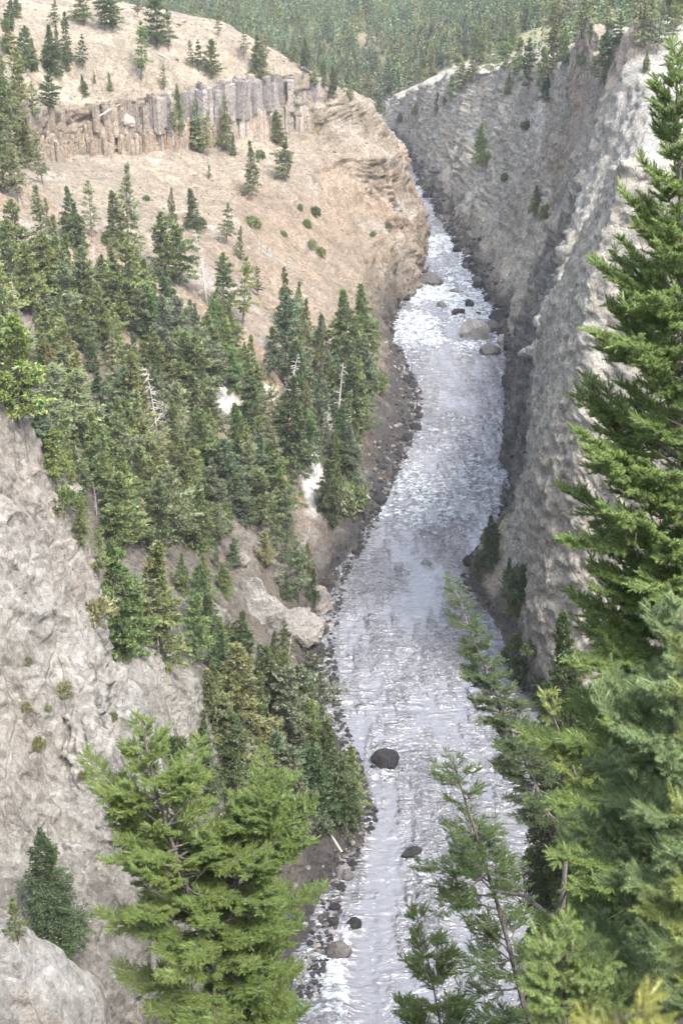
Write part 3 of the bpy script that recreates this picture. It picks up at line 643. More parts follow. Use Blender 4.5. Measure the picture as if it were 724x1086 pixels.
def plant(loc, H, kind, tone, zone, variant=None, lean=(0, 0), foot=None):
    kname = {'fir': 'fir_tree', 'slim': 'slender_fir', 'fine': 'fir_tree', 'pine': 'pine_tree', 'sparse': 'sparse_pine', 'dead': 'dead_tree', 'shrub': 'shrub'}[kind]
    pr = PROTO[kind]; cr, tr = pr[RT.integers(len(pr)) if variant is None else variant]
    root = bpy.data.objects.new(kname, None); C.objects.link(root); root.empty_display_size = .5
    root.location = loc; s = H / 16.0 if kind != 'shrub' else H
    w_ = s * RT.uniform(.92, 1.12) * (1.0 if kind != 'shrub' else RT.uniform(.5, .8))
    root.scale = (w_, w_, s); root.rotation_euler = (lean[0] + RT.normal(0, .04), lean[1] + RT.normal(0, .04), RT.uniform(0, 6.28))
    c = None if cr is None else bpy.data.objects.new('foliage' if kind == 'shrub' else 'crown', cr)
    if c: C.objects.link(c); c.parent = root
    q = bpy.data.objects.new('stem' if kind == 'shrub' else 'trunk', tr); C.objects.link(q); q.parent = root
    if kind != 'dead':
        k = np.array(TONES[tone]) * RT.uniform(.86, 1.16) * (1 + RT.normal(0, .05, 3)); c.color = (*k, 1)
    fx, fy, dd = pix(loc); hp = FPX * H * .93 / dd
    TREES.append([root, (fx, fy - hp * .5), hp, kind, tone, zone]); return root
def plant_px(px, py, h, kind, tone, zone, **k):
    loc, nm, nr = drop(px, py)
    if loc is None: return None
    H = max(.6, at(px, py - h, loc[1])[2] - loc[2]); loc = loc - np.array([0, 0, .25])
    return plant(loc, H, kind, tone, zone, **k)

# trees traced from the photo: foot x, foot y, height in photo pixels, kind, tone
SLOPE_TOP = """10 30 32 fir d;17 18 26 fir m;28 75 48 pine m;36 72 32 fir m;22 112 62 pine o;7 122 64 slim p;5 146 70 pine o;18 132 52 slim o;53 78 52 fir d;62 62 36 slim d;
73 68 56 slim d;88 74 38 sparse d;72 76 20 slim m;90 100 22 fir d;117 97 22 slim m;55 119 42 pine d;37 132 46 sparse m;90 27 46 pine m;112 32 52 pine d;120 31 34 pine m;134 26 26 dead d;
150 85 62 sparse m;167 52 64 pine d;179 54 44 sparse d;174 96 28 sparse o;211 76 34 sparse d;225 84 42 pine m;205 72 30 sparse m;271 80 44 fir m;259 62 34 sparse p;282 64 32 sparse p;
190 143 54 slim o;182 147 46 sparse p;203 151 42 slim p;213 162 58 slim p;221 166 48 sparse p;240 159 58 slim o;247 165 24 slim d;295 154 37 pine m;303 192 46 pine m;263 206 58 slim p;222 190 16 sparse d;
14 182 60 sparse p;28 178 50 pine o;46 196 58 sparse p;20 215 58 sparse o;5 205 62 pine p;34 246 28 dead d;198 12 28 sparse p;232 38 26 sparse m;146 18 30 sparse m;60 30 30 sparse d;100 88 14 slim m;12 60 40 pine m"""
SLOPE = """82 262 66 fir d;98 252 60 sparse p;118 260 58 fir m;138 270 95 slim p;186 234 36 slim m;175 302 76 pine m;192 304 72 pine m;48 292 96 slim p;57 272 62 slim p;18 274 62 pine o;12 304 70 pine m;30 325 62 fir m;
65 305 54 pine m;35 335 78 pine m;4 352 84 pine o;90 342 80 pine m;70 352 72 pine p;130 345 90 pine m;22 404 80 pine y;50 404 78 pine o;110 372 74 fir m;150 347 72 fir m;160 366 64 pine g;175 394 78 pine b;196 388 72 pine b;18 338 42 dead d;
203 240 40 fir d;240 259 44 sparse m;220 322 86 dead d;255 275 36 slim m;257 346 72 sparse o;274 314 32 sparse m;300 347 64 slim m;322 352 52 slim m;235 332 64 pine m;228 382 64 slim g;246 380 62 fir m;
341 374 42 fir b;365 398 92 fir m;382 391 88 fir g;20 452 116 pine y;60 472 84 pine p;75 462 74 sparse p;88 472 78 pine p;102 457 62 pine d;140 472 98 fir o;169 483 100 dead d;195 432 78 pine m;207 447 88 pine m;185 472 66 pine p;
135 562 86 fir m;124 580 70 pine m;197 542 78 fir m;165 506 30 fir d;75 512 44 slim o;68 531 26 shrub m;88 562 44 slim m;60 512 56 pine y;103 546 34 dead d;226 552 64 pine b;236 522 60 pine m;
236 386 64 fir m;246 413 46 fir g;275 421 66 slim m;262 396 34 slim m;305 402 88 pine b;322 387 70 slim m;340 394 54 slim d;270 452 48 fir m;312 496 98 fir d;255 502 74 fir g;335 472 84 slim b;350 442 64 sparse m;357 476 92 dead d;375 472 78 pine m;
398 412 20 shrub m;354 552 66 fir d;372 532 30 shrub m;300 548 70 pine m;246 547 80 pine b;290 472 66 sparse p;318 640 70 sparse b;294 590 64 sparse m;132 692 120 fir g;173 699 124 fir o;131 586 84 pine m;204 582 70 fir m;86 577 54 slim o;105 612 52 sparse o;
198 627 42 fir m;218 637 48 fir m;236 627 32 fir m;229 580 48 pine p;240 686 28 shrub d;234 716 46 fir d;100 652 30 shrub p;258 788 106 fir o;284 768 86 fir d;246 842 96 fir b;308 802 98 pine b;331 772 78 pine b;222 852 66 fir d;301 862 88 pine b;
321 882 92 pine b;351 856 92 fir d;341 872 82 pine d;226 757 54 fir m;276 862 74 pine m;364 872 66 fir d;66 1002 122 fine d;20 1000 52 sparse y;184 802 22 shrub d;360 540 26 shrub p;283 602 40 pine p;262 560 46 pine b"""
WALL = """507 167 36 fir m;516 172 18 shrub m;569 224 28 fir m;580 230 16 shrub m;533 532 19 sparse m;515 592 46 fir d;521 600 30 fir d;509 602 24 shrub d;540 622 30 fir d;548 650 22 shrub o;556 632 34 shrub d;463 117 20 fir m;472 110 13 fir m;
478 106 26 pine o;489 98 32 pine o;500 90 34 pine o;520 78 34 pine p;535 74 40 pine o;548 84 44 pine m;560 94 52 pine d;574 96 46 pine m;586 84 62 pine m;600 44 62 sparse p;616 42 48 sparse m;624 46 36 sparse m;640 88 52 pine m;656 48 34 pine m;683 76 22 fir m;
645 62 40 pine b;540 100 22 fir m;580 104 28 fir d;598 70 40 pine m;425 128 8 shrub m;440 120 10 shrub m;451 200 8 shrub m;534 190 9 shrub m;560 135 14 shrub m;618 66 10 shrub m;570 745 50 fir d;556 720 34 shrub d;565 690 22 shrub o;548 690 20 shrub o;536 700 14 shrub d"""
HEAD = """277 167 10 shrub m;335 228 12 shrub d;318 222 8 shrub m;326 240 13 shrub m;272 240 10 shrub p;268 238 12 shrub o;330 262 14 shrub p;340 270 10 shrub o;156 212 9 shrub g;216 238 8 shrub m;300 250 9 shrub m;395 250 6 shrub m;412 240 7 shrub m;
28 750 12 shrub p;50 752 8 shrub o;70 735 14 shrub p;40 790 12 shrub o;150 780 10 shrub p;185 795 20 shrub d;205 790 14 shrub m;88 822 10 shrub o;30 700 7 shrub o;120 760 8 shrub o"""
def parse(s):
    for e in s.replace('\n', '').split(';'):
        a = e.split(); yield float(a[0]), float(a[1]), float(a[2]), a[3], a[4]
for zone, txt in (('top', SLOPE_TOP), ('slope', SLOPE), ('wall', WALL), ('head', HEAD)):
    for a in parse(txt): plant_px(*a, zone)
# the gaps between them
def inside(poly, x, y):
    r = False; j = len(poly) - 1
    for i in range(len(poly)):
        (xi, yi), (xj, yj) = poly[i], poly[j]
        if (yi > y) != (yj > y) and x < (xj - xi) * (y - yi) / (yj - yi) + xi: r = not r
        j = i
    return r
POLY1 = [(0, 285), (60, 290), (150, 320), (215, 345), (250, 400), (330, 390), (350, 420), (348, 480), (335, 545), (315, 600), (290, 560), (215, 590), (120, 590), (70, 520), (0, 400)]
POLY2 = [(210, 800), (250, 775), (335, 780), (372, 860), (350, 890), (300, 905), (240, 890)]
feet = [(t[1][0], t[1][1] + t[2] * .5) for t in TREES]
def fill(poly, n, hr, tries=4000, gap=13, kinds=('fir', 'pine', 'pine', 'slim', 'sparse', 'fir', 'pine', 'slim', 'sparse', 'pine', 'dead'), zone='slope', tones='mmdobp'):
    xs = [q[0] for q in poly]; ys_ = [q[1] for q in poly]; k = 0
    for _ in range(tries):
        if k >= n: break
        x, y = RT.uniform(min(xs), max(xs)), RT.uniform(min(ys_), max(ys_))
        if not inside(poly, x, y) or min((x - a) ** 2 + (y - b) ** 2 for a, b in feet) < gap * gap: continue
        if any((x - a) ** 2 / 1.0 + (y - b) ** 2 < r * r for a, b, r in KEEP): continue
        sc = 1.0 if y < 420 else 1.15
        if plant_px(x, y, RT.uniform(*hr) * sc, kinds[RT.integers(len(kinds))], tones[RT.integers(len(tones))], zone): feet.append((x, y)); k += 1
KEEP = [(334, 520, 22), (334, 550, 24), (336, 580, 20), (246, 500, 18), (240, 440, 20), (245, 462, 20), (255, 485, 20), (240, 482, 18), (330, 520, 18), (332, 550, 18), (340, 575, 20), (175, 610, 14), (265, 640, 40)]
fill(POLY1, 135, (34, 70), gap=10.5); fill(POLY2, 12, (50, 80), tones='mdb')
fill([(340, 400), (392, 430), (384, 480), (366, 540), (338, 590), (320, 600), (345, 500)], 16, (40, 66), gap=11, tones='mdb')
fill([(180, 690), (215, 650), (250, 700), (330, 700), (345, 770), (230, 800), (205, 745)], 16, (34, 64), gap=12, tones='mdbo')
fill([(215, 600), (300, 590), (345, 600), (335, 640), (240, 640)], 9, (24, 44), gap=12, tones='mdbo')
# wooded ground behind the right rim and on the far side of the bend
POLY3 = [(575, -30), (735, -30), (735, 60), (690, 66), (668, 40), (640, 30), (610, 30), (580, 50)]
fill(POLY3, 26, (38, 62), gap=12, zone='rim', tones='mobp', kinds=('pine', 'pine', 'fir', 'sparse'))
POLY4 = [(380, 112), (430, 98), (470, 78), (540, 60), (560, 30), (470, 45), (400, 80), (340, 85), (300, 60), (345, 100)]
fill(POLY4, 44, (26, 38), gap=9, zone='far', tones='mobpp', kinds=('pine', 'fir', 'fir', 'slim'))
# the rest of the far wood, too many and too small to count
r = np.random.default_rng(9); VV, FF, TT, off = [], [], [], 0
def small_conifer(seed, H=17):
    q = np.random.default_rng(seed); n = 190; t = q.random(n) ** 1.2; R = 3.0 * (1 - t) ** .8 + .15; a = q.uniform(0, 6.28, n)
    rr_ = R * (.35 + .65 * q.random(n)); c = np.stack([np.cos(a) * rr_, np.sin(a) * rr_, H * (.06 + .94 * t) - .25 * rr_], 1)
    d = unit(np.stack([np.cos(a), np.sin(a), q.normal(.1, .35, n)], 1)); w_ = unit(np.cross(d, q.normal(0, 1, (n, 3))))
    V = np.stack([c - w_ * .42, c + w_ * .42, c + d * 1.3], 1).reshape(-1, 3); return V, np.repeat(np.clip(q.normal(1, .22, n), .5, 1.6), 3)
SM = [small_conifer(i) for i in range(8)]; cnt = 0
for i in range(14000):
    y = 800 + 900 * r.random() ** 1.3; x = r.uniform(-.34, .36) * y
    z = ground(x, y); fx, fy, dd = pix((x, y, z))
    if not (-30 < fx < 760 and -45 < fy < 160): continue
    if min((fx - a) ** 2 + (fy - b) ** 2 for a, b in feet[-44:]) < 16: continue
    if fbm(np.array([[x * .012, y * .012, 0]]), 2, 88)[0] > .85: continue
    v, tn = SM[r.integers(8)]; s = r.uniform(.65, 1.15); an = r.uniform(0, 6.28)
    R_ = np.array([[math.cos(an), -math.sin(an), 0], [math.sin(an), math.cos(an), 0], [0, 0, 1]])
    VV.append((v * s) @ R_.T + np.array([x, y, z - .3])); k = r.uniform(.6, 1.4); wm = r.normal(0, .12)
    TT.append(np.stack([tn * k * (1 + wm), tn * k, tn * k * (1 - wm)], 1)); cnt += 1
    if cnt > 2700: break
for i in range(700):               # the wooded plateau behind the crest of the right wall
    y = r.uniform(470, 830); x = r.uniform(55, 330)
    z = ground(x, y); fx, fy, dd = pix((x, y, z))
    if z < 66 or not (420 < fx < 760 and -60 < fy < 110) or min((fx - a) ** 2 + (fy - b) ** 2 for a, b in feet[-70:]) < 30: continue
    v, tn = SM[r.integers(8)]; s = r.uniform(.6, 1.0); an = r.uniform(0, 6.28)
    R_ = np.array([[math.cos(an), -math.sin(an), 0], [math.sin(an), math.cos(an), 0], [0, 0, 1]])
    VV.append((v * s) @ R_.T + np.array([x, y, z - .3])); k = r.uniform(.7, 1.4); wm = r.normal(0, .12); TT.append(np.stack([tn * k * (1 + wm), tn * k, tn * k * (1 - wm)], 1))
from collections import Counter
print(Counter(t[3] for t in TREES), cnt, len(VV))
V = np.concatenate(VV); o = mesh_np('far_forest', V, np.arange(len(V)).reshape(-1, 3), [NEEDLES], col={'tone': np.concatenate(TT)})
o.color = (.074, .096, .042, 1); tag(o, kind='stuff')

# ------------------------------------------------------------------ trees close to the overlook, built twig by twig
def twig_template(nn, seed, width, core=1.0):
    r = np.random.default_rng(seed); V, F = [], []
    sx = np.array([0, .3, .8, 1.0]); rd = np.array([.06, .12, .12, .03]) * core; a = np.arange(4) * math.pi / 2
    V = np.stack([np.repeat(sx, 4), (rd[:, None] * np.cos(a)).ravel(), (rd[:, None] * np.sin(a)).ravel()], 1)
    for k in range(3):
        for j in range(4):
            p0, p1 = k * 4 + j, k * 4 + (j + 1) % 4; F += [(p0, p1, p1 + 4), (p0, p1 + 4, p0 + 4)]
    t = np.linspace(.02, .98, nn) ** .9; az = np.arange(nn) * 2.399 + r.normal(0, .4, nn); ln = r.uniform(.17, .27, nn)
    rad = np.stack([0 * az, np.cos(az), np.sin(az)], 1); fw = .35 + .9 * np.clip((t - .8) / .2, 0, 1) + r.normal(0, .2, nn); d = unit(rad * .95 + fw[:, None] * np.array([1, 0, 0])); side = np.cross(d, rad) + .3 * r.normal(0, 1, (nn, 3)); side = unit(side)
    b = np.stack([t, 0 * t, 0 * t], 1) + rad * .05
    NV = np.stack([b - side * width, b + side * width, b + d * ln[:, None]], 1).reshape(-1, 3)
    F = np.concatenate([np.array(F), np.arange(nn * 3).reshape(-1, 3) + 16])
    tone = np.concatenate([np.full(16, .8), np.tile([.85, .85, 1.2], nn)])
    return np.concatenate([V, NV]), F, tone
TWIG = twig_template(50, 1, .027, .6); TWIGF = twig_template(110, 2, .016, .5)
def near_tree(name, axis, reach, nb, tw, tone, seed, el=(-.25, .7), tmpl=None, rad=(.14, .02), fwd=1.0, dens=1.9, start=1100, tipcol=(1.25, 1.12, .8), deadb=4, clear=None, az_bias=None):
    """axis: photo pixels + forward distance, foot first; reach: (height px, metres towards -x, metres towards +x)"""
    r = np.random.default_rng(seed); tmpl = tmpl or TWIG
    A = np.array([at(*a) for a in axis]); g = ground(A[0, 0], A[0, 1] - .4 * (A[0, 1] > 8), A[0, 2] + 2)
    foot = np.array([A[0, 0] + .15, A[0, 1] - .3, min(g, A[0, 2] - .3) - .3]); A = np.concatenate([[foot], A])
    sl_ = np.concatenate([[0], np.cumsum(np.linalg.norm(np.diff(A, axis=0), axis=1))]); u_ = sl_ / sl_[-1]
    ax = lambda t: np.stack([np.interp(t, u_, A[:, k]) for k in range(3)], -1)
    ty = np.linspace(0, 1, 60); pyv = np.array([pix(q)[1] for q in ax(ty)])
    start = float(np.interp(-start, -pyv, ty)) if start < pyv[0] else 0.0
    rc = np.array(reach, float); order = np.argsort(rc[:, 0])
    tb = start + (1 - start) * np.sort(r.random(nb)) ** .95
    pb = np.interp(tb, ty, pyv); RL = np.interp(pb, rc[order, 0], rc[order, 1]); RR = np.interp(pb, rc[order, 0], rc[order, 2])
    az = np.cumsum(np.full(nb, 2.399)) + r.normal(0, .5, nb)
    if az_bias: k = r.random(nb) < az_bias[1]; az[k] = az_bias[0] + r.normal(0, .8, k.sum())
    wx = np.cos(az); L = np.where(wx < 0, RL, RR) * (.45 + .55 * np.abs(wx)) + (RL + RR) * .5 * .35 * (1 - np.abs(wx)); L *= r.uniform(.55, 1.12, nb)
    e = np.interp(tb, [start, 1], el) + r.normal(0, .13, nb)
    paths = [(ax(np.linspace(0, .985, 14)), np.interp(np.linspace(0, 1, 14), [0, 1], rad))]
    P, D, T = [], [], []
    def curve(p0, d0, Ln, s, sag, up): return p0 + d0 * Ln * s[:, None] + np.c_[0 * s, 0 * s, Ln * (-sag * s + up * s * s)]
    for i in range(nb):
        if L[i] < .12: continue
        d0 = np.array([math.cos(az[i]) * math.cos(e[i]), math.sin(az[i]) * math.cos(e[i]), math.sin(e[i])]); p0 = ax(tb[i])
        s = np.linspace(0, 1, 6); sag, up = r.uniform(.05, .25), r.uniform(.15, .4); c = curve(p0, d0, L[i], s, sag, up) + np.cumsum(r.normal(0, .018 * L[i], (6, 3)), 0)
        br = rad[0] * .22 * min(1, L[i] / 1.5); paths.append((c, np.linspace(br, .004, 6)))
        n2 = max(2, int(L[i] / (tw * .75) * dens)); ss = .22 + .78 * (np.arange(n2) + r.random(n2)) / n2
        for j in range(n2):
            q = np.array([np.interp(ss[j], s, c[:, k]) for k in range(3)]); tdir = c[min(5, int(ss[j] * 5) + 1)] - c[int(ss[j] * 5) if ss[j] < 1 else 4]; tdir = tdir / (np.linalg.norm(tdir) + 1e-9)
            sd_ = np.cross(tdir, [0, 0, 1.]); sd_ /= np.linalg.norm(sd_) + 1e-9
            l2 = (L[i] * (1.05 - ss[j]) * .36 + tw * .7) * r.uniform(.6, 1.2); sg = 1 if j % 2 else -1
            d2 = unit(tdir * .75 + sd_ * sg * r.uniform(.4, 1.0) + np.array([0, 0, r.normal(.12, .25)]))
            n3 = max(1, int(l2 / (tw * .36) * dens)); paths.append((np.array([q, q + d2 * l2]), np.array([.006, .003])))
            for k in range(n3):
                f = (k + .8) / n3; b = q + d2 * l2 * f; s3 = np.cross(d2, [0, 0, 1.]); s3 /= np.linalg.norm(s3) + 1e-9
                for sg2 in ((1, -1) if k < n3 - 1 else (0,)):
                    P.append(b); D.append(unit(d2 * .8 + s3 * sg2 * r.uniform(.45, .95) + np.array([0, 0, r.normal(.18, .28)]))); T.append(.25 + .75 * ss[j] * f)
        if i % max(1, nb // max(1, deadb)) == 0 and L[i] > .4:     # a few bare grey twigs
            for _ in range(4):
                b = c[r.integers(1, 4)]; dd = unit(d0 + r.normal(0, .7, 3)); paths.append((np.array([b, b + dd * L[i] * .3, b + (dd + r.normal(0, .3, 3)) * L[i] * .5]), np.array([.007, .005, .002])))
    print('twigs', name, len(P))
    P = np.array(P); D = unit(np.array(D)); T = np.array(T); n = len(P)
    tv_, tf_, tt_ = tmpl; l = tw * .78 * r.uniform(.6, 1.2, n)
    e2 = unit(np.cross(D, r.normal(0, 1, (n, 3)))); e3 = np.cross(D, e2)
    V = P[:, None] + l[:, None, None] * (tv_[None, :, :1] * D[:, None] + tv_[None, :, 1:2] * e2[:, None] + tv_[None, :, 2:] * e3[:, None])
    V = V.reshape(-1, 3); F = (tf_[None] + (np.arange(n) * len(tv_))[:, None, None]).reshape(-1, 3)
    k = np.clip(r.normal(1, .16, n), .55, 1.5)[:, None] * tt_[None]; yv_ = np.clip(r.normal(.35, .3, n), 0, 1)[:, None]
    col_ = np.stack([k * (1 + (tipcol[0] - 1) * yv_), k * (1 + (tipcol[1] - 1) * yv_), k * (1 + (tipcol[2] - 1) * yv_)], 2).reshape(-1, 3)
    root = bpy.data.objects.new(name, None); C.objects.link(root); root.location = foot
    cr = mesh_np('crown', V - foot, F, [NEEDLES], col={'tone': col_}, parent=root); cr.color = (*tone, 1)
    v, f = tubes(paths, 6); mesh_np('trunk', v - foot, f, [BARK], smooth=True, parent=root)
    return root
NEAR = []
def near(label, *a, **k):
    o = near_tree(*a, **k); tag(o, label, 'tree', 'trees close to the overlook'); NEAR.append(o); return o
# big yellow-green pine, lower left, with two stems
near('big yellow-green conifer with forked grey trunk, in front of the grey rock spur', 'pine_tree', [(250, 1100, 21), (215, 985, 21.4), (195, 930, 21.6), (168, 850, 21.8), (150, 766, 22)],
     [(766, .12, .12), (790, .55, .5), (850, 1.1, 1.4), (900, 2.3, 1.7), (950, 2.6, 1.8), (1000, 2.4, 1.6), (1050, 2.1, 1.5), (1100, 1.9, 1.6), (1400, 1.2, 1.2)], 120, .175, (.098, .145, .042), 11, el=(-.25, .75), start=1180, deadb=12)
near('bushy yellow-green side stem leaning riverward out of the forked conifer', 'pine_tree', [(247, 1092, 21.3), (238, 1000, 21.5), (252, 930, 21.8), (268, 880, 22), (282, 838, 22.2)],
     [(838, .2, .4), (870, .7, 1.2), (910, 1.1, 1.7), (960, 1.3, 1.9), (1010, 1.3, 1.8), (1060, 1.3, 1.5), (1100, 1.2, 1.5), (1400, 1, 1)], 100, .175, (.092, .142, .042), 12, el=(-.1, .8), start=1180, deadb=8)
main_, side_ = NEAR[0], NEAR[1]      # both stems belong to one forked tree
for ch in list(side_.children): ch.parent = main_; ch.location = side_.location - main_.location
bpy.data.objects.remove(side_); NEAR.pop()
# tall tree on the right edge
near('tall bright green fir rising along the edge of the grey wall', 'fir_tree', [(742, 1000, 21), (735, 760, 21.3), (728, 480, 21.8), (722, 250, 22), (716, 52, 22.2)],
     [(52, .1, .1), (110, .45, .5), (190, .95, .95), (260, 1.05, 1.2), (330, 1.5, 1.5), (400, 2.0, 1.9), (480, 2.45, 2.1), (560, 2.6, 2.2), (620, 2.2, 2.3), (700, 2.7, 2.4), (760, 3.0, 2.5), (850, 2.9, 2.6), (1200, 2.6, 2.6), (2200, 2, 2)], 270, .20, (.104, .158, .048), 13, el=(-.22, .75), start=1180, deadb=26)
# bluish sprays, lower right
near('dense blue-green fir with upswept sprays, low beside the tall bright fir', 'fir_tree', [(742, 1120, 10.5), (735, 900, 10.8), (726, 740, 11), (720, 622, 11.2)],
     [(622, .06, .08), (700, .35, .5), (760, .7, .8), (830, 1.1, 1.0), (900, 1.35, 1.1), (1000, 1.35, 1.2), (1100, 1.3, 1.2), (1600, 1, 1)], 90, .19, (.118, .165, .070), 14, el=(-.1, .7), tmpl=TWIGF, start=1180, rad=(.07, .01), tipcol=(1.1, 1.15, 1.1))
near('yellow-green fir at the edge, in front of the blue-green fir', 'fir_tree', [(775, 1150, 8.2), (765, 950, 8.4), (748, 760, 8.6), (735, 628, 8.8)],
     [(628, .05, .06), (700, .2, .3), (800, .36, .5), (900, .42, .6), (1000, .6, .7), (1100, .6, .7), (1600, .5, .5)], 60, .15, (.125, .165, .055), 15, el=(0, .8), tmpl=TWIGF, start=1180, rad=(.05, .008))
near('small bright green fir top below the blue-green fir', 'fir_tree', [(610, 1180, 8.6), (602, 1100, 8.7), (590, 1030, 8.8), (572, 982, 8.9)],
     [(982, .05, .05), (1010, .2, .25), (1050, .34, .5), (1100, .45, .6), (1180, .5, .6), (1500, .5, .5)], 60, .14, (.140, .200, .072), 16, el=(0, .9), tmpl=TWIGF, start=1180, rad=(.035, .006))
near('blurred yellow fir tip nearest the camera, at the bottom edge', 'fir_tree', [(680, 1220, 3.6), (672, 1150, 3.65), (655, 1090, 3.7), (648, 1058, 3.75)],
     [(1058, .04, .06), (1090, .12, .16), (1150, .2, .22), (1300, .2, .2)], 34, .10, (.165, .185, .055), 17, el=(0, .8), tmpl=TWIGF, start=1180, rad=(.015, .004))
# leaning trees over the river
near('sparse dark fir leaning over the river with a bare lower trunk', 'fir_tree', [(585, 1130, 29), (560, 1085, 29.2), (532, 975, 29.6), (503, 880, 30), (478, 800, 30.2)],
     [(800, .22, .2), (825, .7, .5), (860, .95, .6), (890, 1.1, .7), (925, 2.1, .75), (960, 1.6, .9), (1010, 1.8, 1.1), (1060, 2.3, 1.1), (1120, 1.8, 1.4), (2000, 1, 1)], 96, .24, (.060, .100, .030), 18, el=(-.3, .35), start=1130, rad=(.14, .025), dens=1.35)
near('small green fir standing between the river and the sparse leaning fir', 'fir_tree', [(472, 1120, 27), (462, 1060, 27.2), (450, 1000, 27.4), (438, 958, 27.5)],
     [(958, .1, .1), (1000, .5, .5), (1050, .9, .9), (1100, 1.2, 1.2), (2000, 1, 1)], 36, .27, (.085, .130, .042), 19, el=(-.1, .7), start=1180, rad=(.08, .01))
near('grey-green fir leaning far out over the river from the foot of the wall', 'fir_tree', [(600, 905, 62), (575, 850, 62.5), (547, 785, 63), (515, 710, 63.5), (492, 655, 64), (478, 612, 64.3)],
     [(612, .3, .3), (640, .8, .7), (680, 1.4, 1.0), (720, 1.8, 1.3), (760, 1.9, 1.6), (800, 1.9, 1.8), (850, 1.8, 1.8), (2000, 1.5, 1.5)], 125, .36, (.052, .080, .036), 20, el=(-.28, .4), start=880, rad=(.26, .04), dens=1.7)
near('yellow-green pine leaning below the dark firs, between river and blue-green fir', 'pine_tree', [(648, 960, 31), (632, 890, 31.2), (612, 825, 31.4), (594, 780, 31.6), (578, 738, 31.8)],
     [(738, .12, .12), (770, .5, .6), (820, .9, 1.0), (870, 1.0, 1.3), (930, 1.1, 1.4), (2000, 1, 1)], 44, .30, (.125, .165, .045), 21, el=(-.1, .8), start=1180, rad=(.09, .02))
# bare leaning snag between them
v, f = tubes([(np.array([at(648, 1030, 20), at(620, 995, 20.5), at(580, 970, 21), at(556, 950, 21.5), at(520, 944, 22)]) - at(648, 1030, 20), np.array([.075, .065, .055, .04, .012])),
              (np.array([at(588, 973, 20.9), at(600, 945, 21), at(607, 930, 21)]) - at(648, 1030, 20), np.array([.03, .022, .01])),
              (np.array([at(566, 958, 21.3), at(545, 935, 21.3), at(525, 930, 21.6)]) - at(648, 1030, 20), np.array([.022, .014, .006]))], 8)
o = mesh_np('dead_branch', v, f, [CHAR], smooth=True); o.location = at(648, 1030, 20)
tag(o, 'bare dark dead branch reaching out towards the leaning firs', 'dead branch')
# dark firs in the shade under the wall
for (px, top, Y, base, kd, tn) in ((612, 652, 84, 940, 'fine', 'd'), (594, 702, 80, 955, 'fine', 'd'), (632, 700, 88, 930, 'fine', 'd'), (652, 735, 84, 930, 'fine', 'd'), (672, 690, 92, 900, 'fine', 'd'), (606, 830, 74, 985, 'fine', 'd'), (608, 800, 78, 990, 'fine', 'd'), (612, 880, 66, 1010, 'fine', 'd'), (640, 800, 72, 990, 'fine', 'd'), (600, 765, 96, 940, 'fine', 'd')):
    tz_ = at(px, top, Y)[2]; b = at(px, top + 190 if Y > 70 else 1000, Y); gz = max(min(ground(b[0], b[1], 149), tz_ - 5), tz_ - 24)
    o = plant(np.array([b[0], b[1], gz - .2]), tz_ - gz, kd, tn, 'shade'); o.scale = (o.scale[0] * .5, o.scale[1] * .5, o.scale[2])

# ------------------------------------------------------------------ boulders, ledges, slabs, logs
def rock_mesh(name, seed, sub=3, rough=.28, col=(.1, .1, .1), flat=.75):
    r = np.random.default_rng(seed)
    import bmesh
    bm = bmesh.new(); bmesh.ops.create_icosphere(bm, subdivisions=sub, radius=1)
    v = np.array([q.co[:] for q in bm.verts]); f = np.array([[q.index for q in fc.verts] for fc in bm.faces]); bm.free()
    for _ in range(12):              # chop flat faces off it
        nn = unit(r.normal(0, 1, 3)); dd = r.uniform(.58, .86); ex = np.maximum(0, v @ nn - dd); v = v - np.outer(ex * .97, nn)
    v = v * (1 + rough * (.6 * fbm(v * 1.4 + seed, 5, 800, .6))[:, None]) * np.array([1, r.uniform(.7, 1.0), flat])
    c = np.tile(np.array(col), (len(v), 1)) * r.uniform(.85, 1.15)
    return mesh_np(name, v, f, [BOULDER], smooth=False, col={'zone': c}, link=False)
BOULDER = rock_material('boulder_rock', .5, 2.5, stain_k=.04)
RD = [rock_mesh('boulder', 900 + i, 3, .3, (.022, .022, .024)) for i in range(8)]
RG = [rock_mesh('boulder', 920 + i, 3, .3, (.175, .17, .163)) for i in range(5)]
RM = [rock_mesh('boulder', 940 + i, 3, .3, (.085, .082, .08)) for i in range(5)]
BOULD = []
rb = np.random.default_rng(31)
def boulder(loc, size, protos, zone, label=None, sq=(1, 1, 1)):
    o = bpy.data.objects.new('boulder', protos[rb.integers(len(protos))]); C.objects.link(o)
    o.location = loc; o.scale = tuple(size * k for k in sq); o.rotation_euler = (rb.normal(0, .2), rb.normal(0, .2), rb.uniform(0, 6.28) if sq[0] == sq[1] else rb.normal(0, .2))
    fx, fy, dd = pix(loc); BOULD.append([o, (fx, fy), size * FPX / dd * 2, zone, label]); return o
def wpt(px, py):
    a0 = math.atan((543 - py) / FPX); y0 = CAM_Z / math.tan(PITCH - a0); return at(px, py, y0)
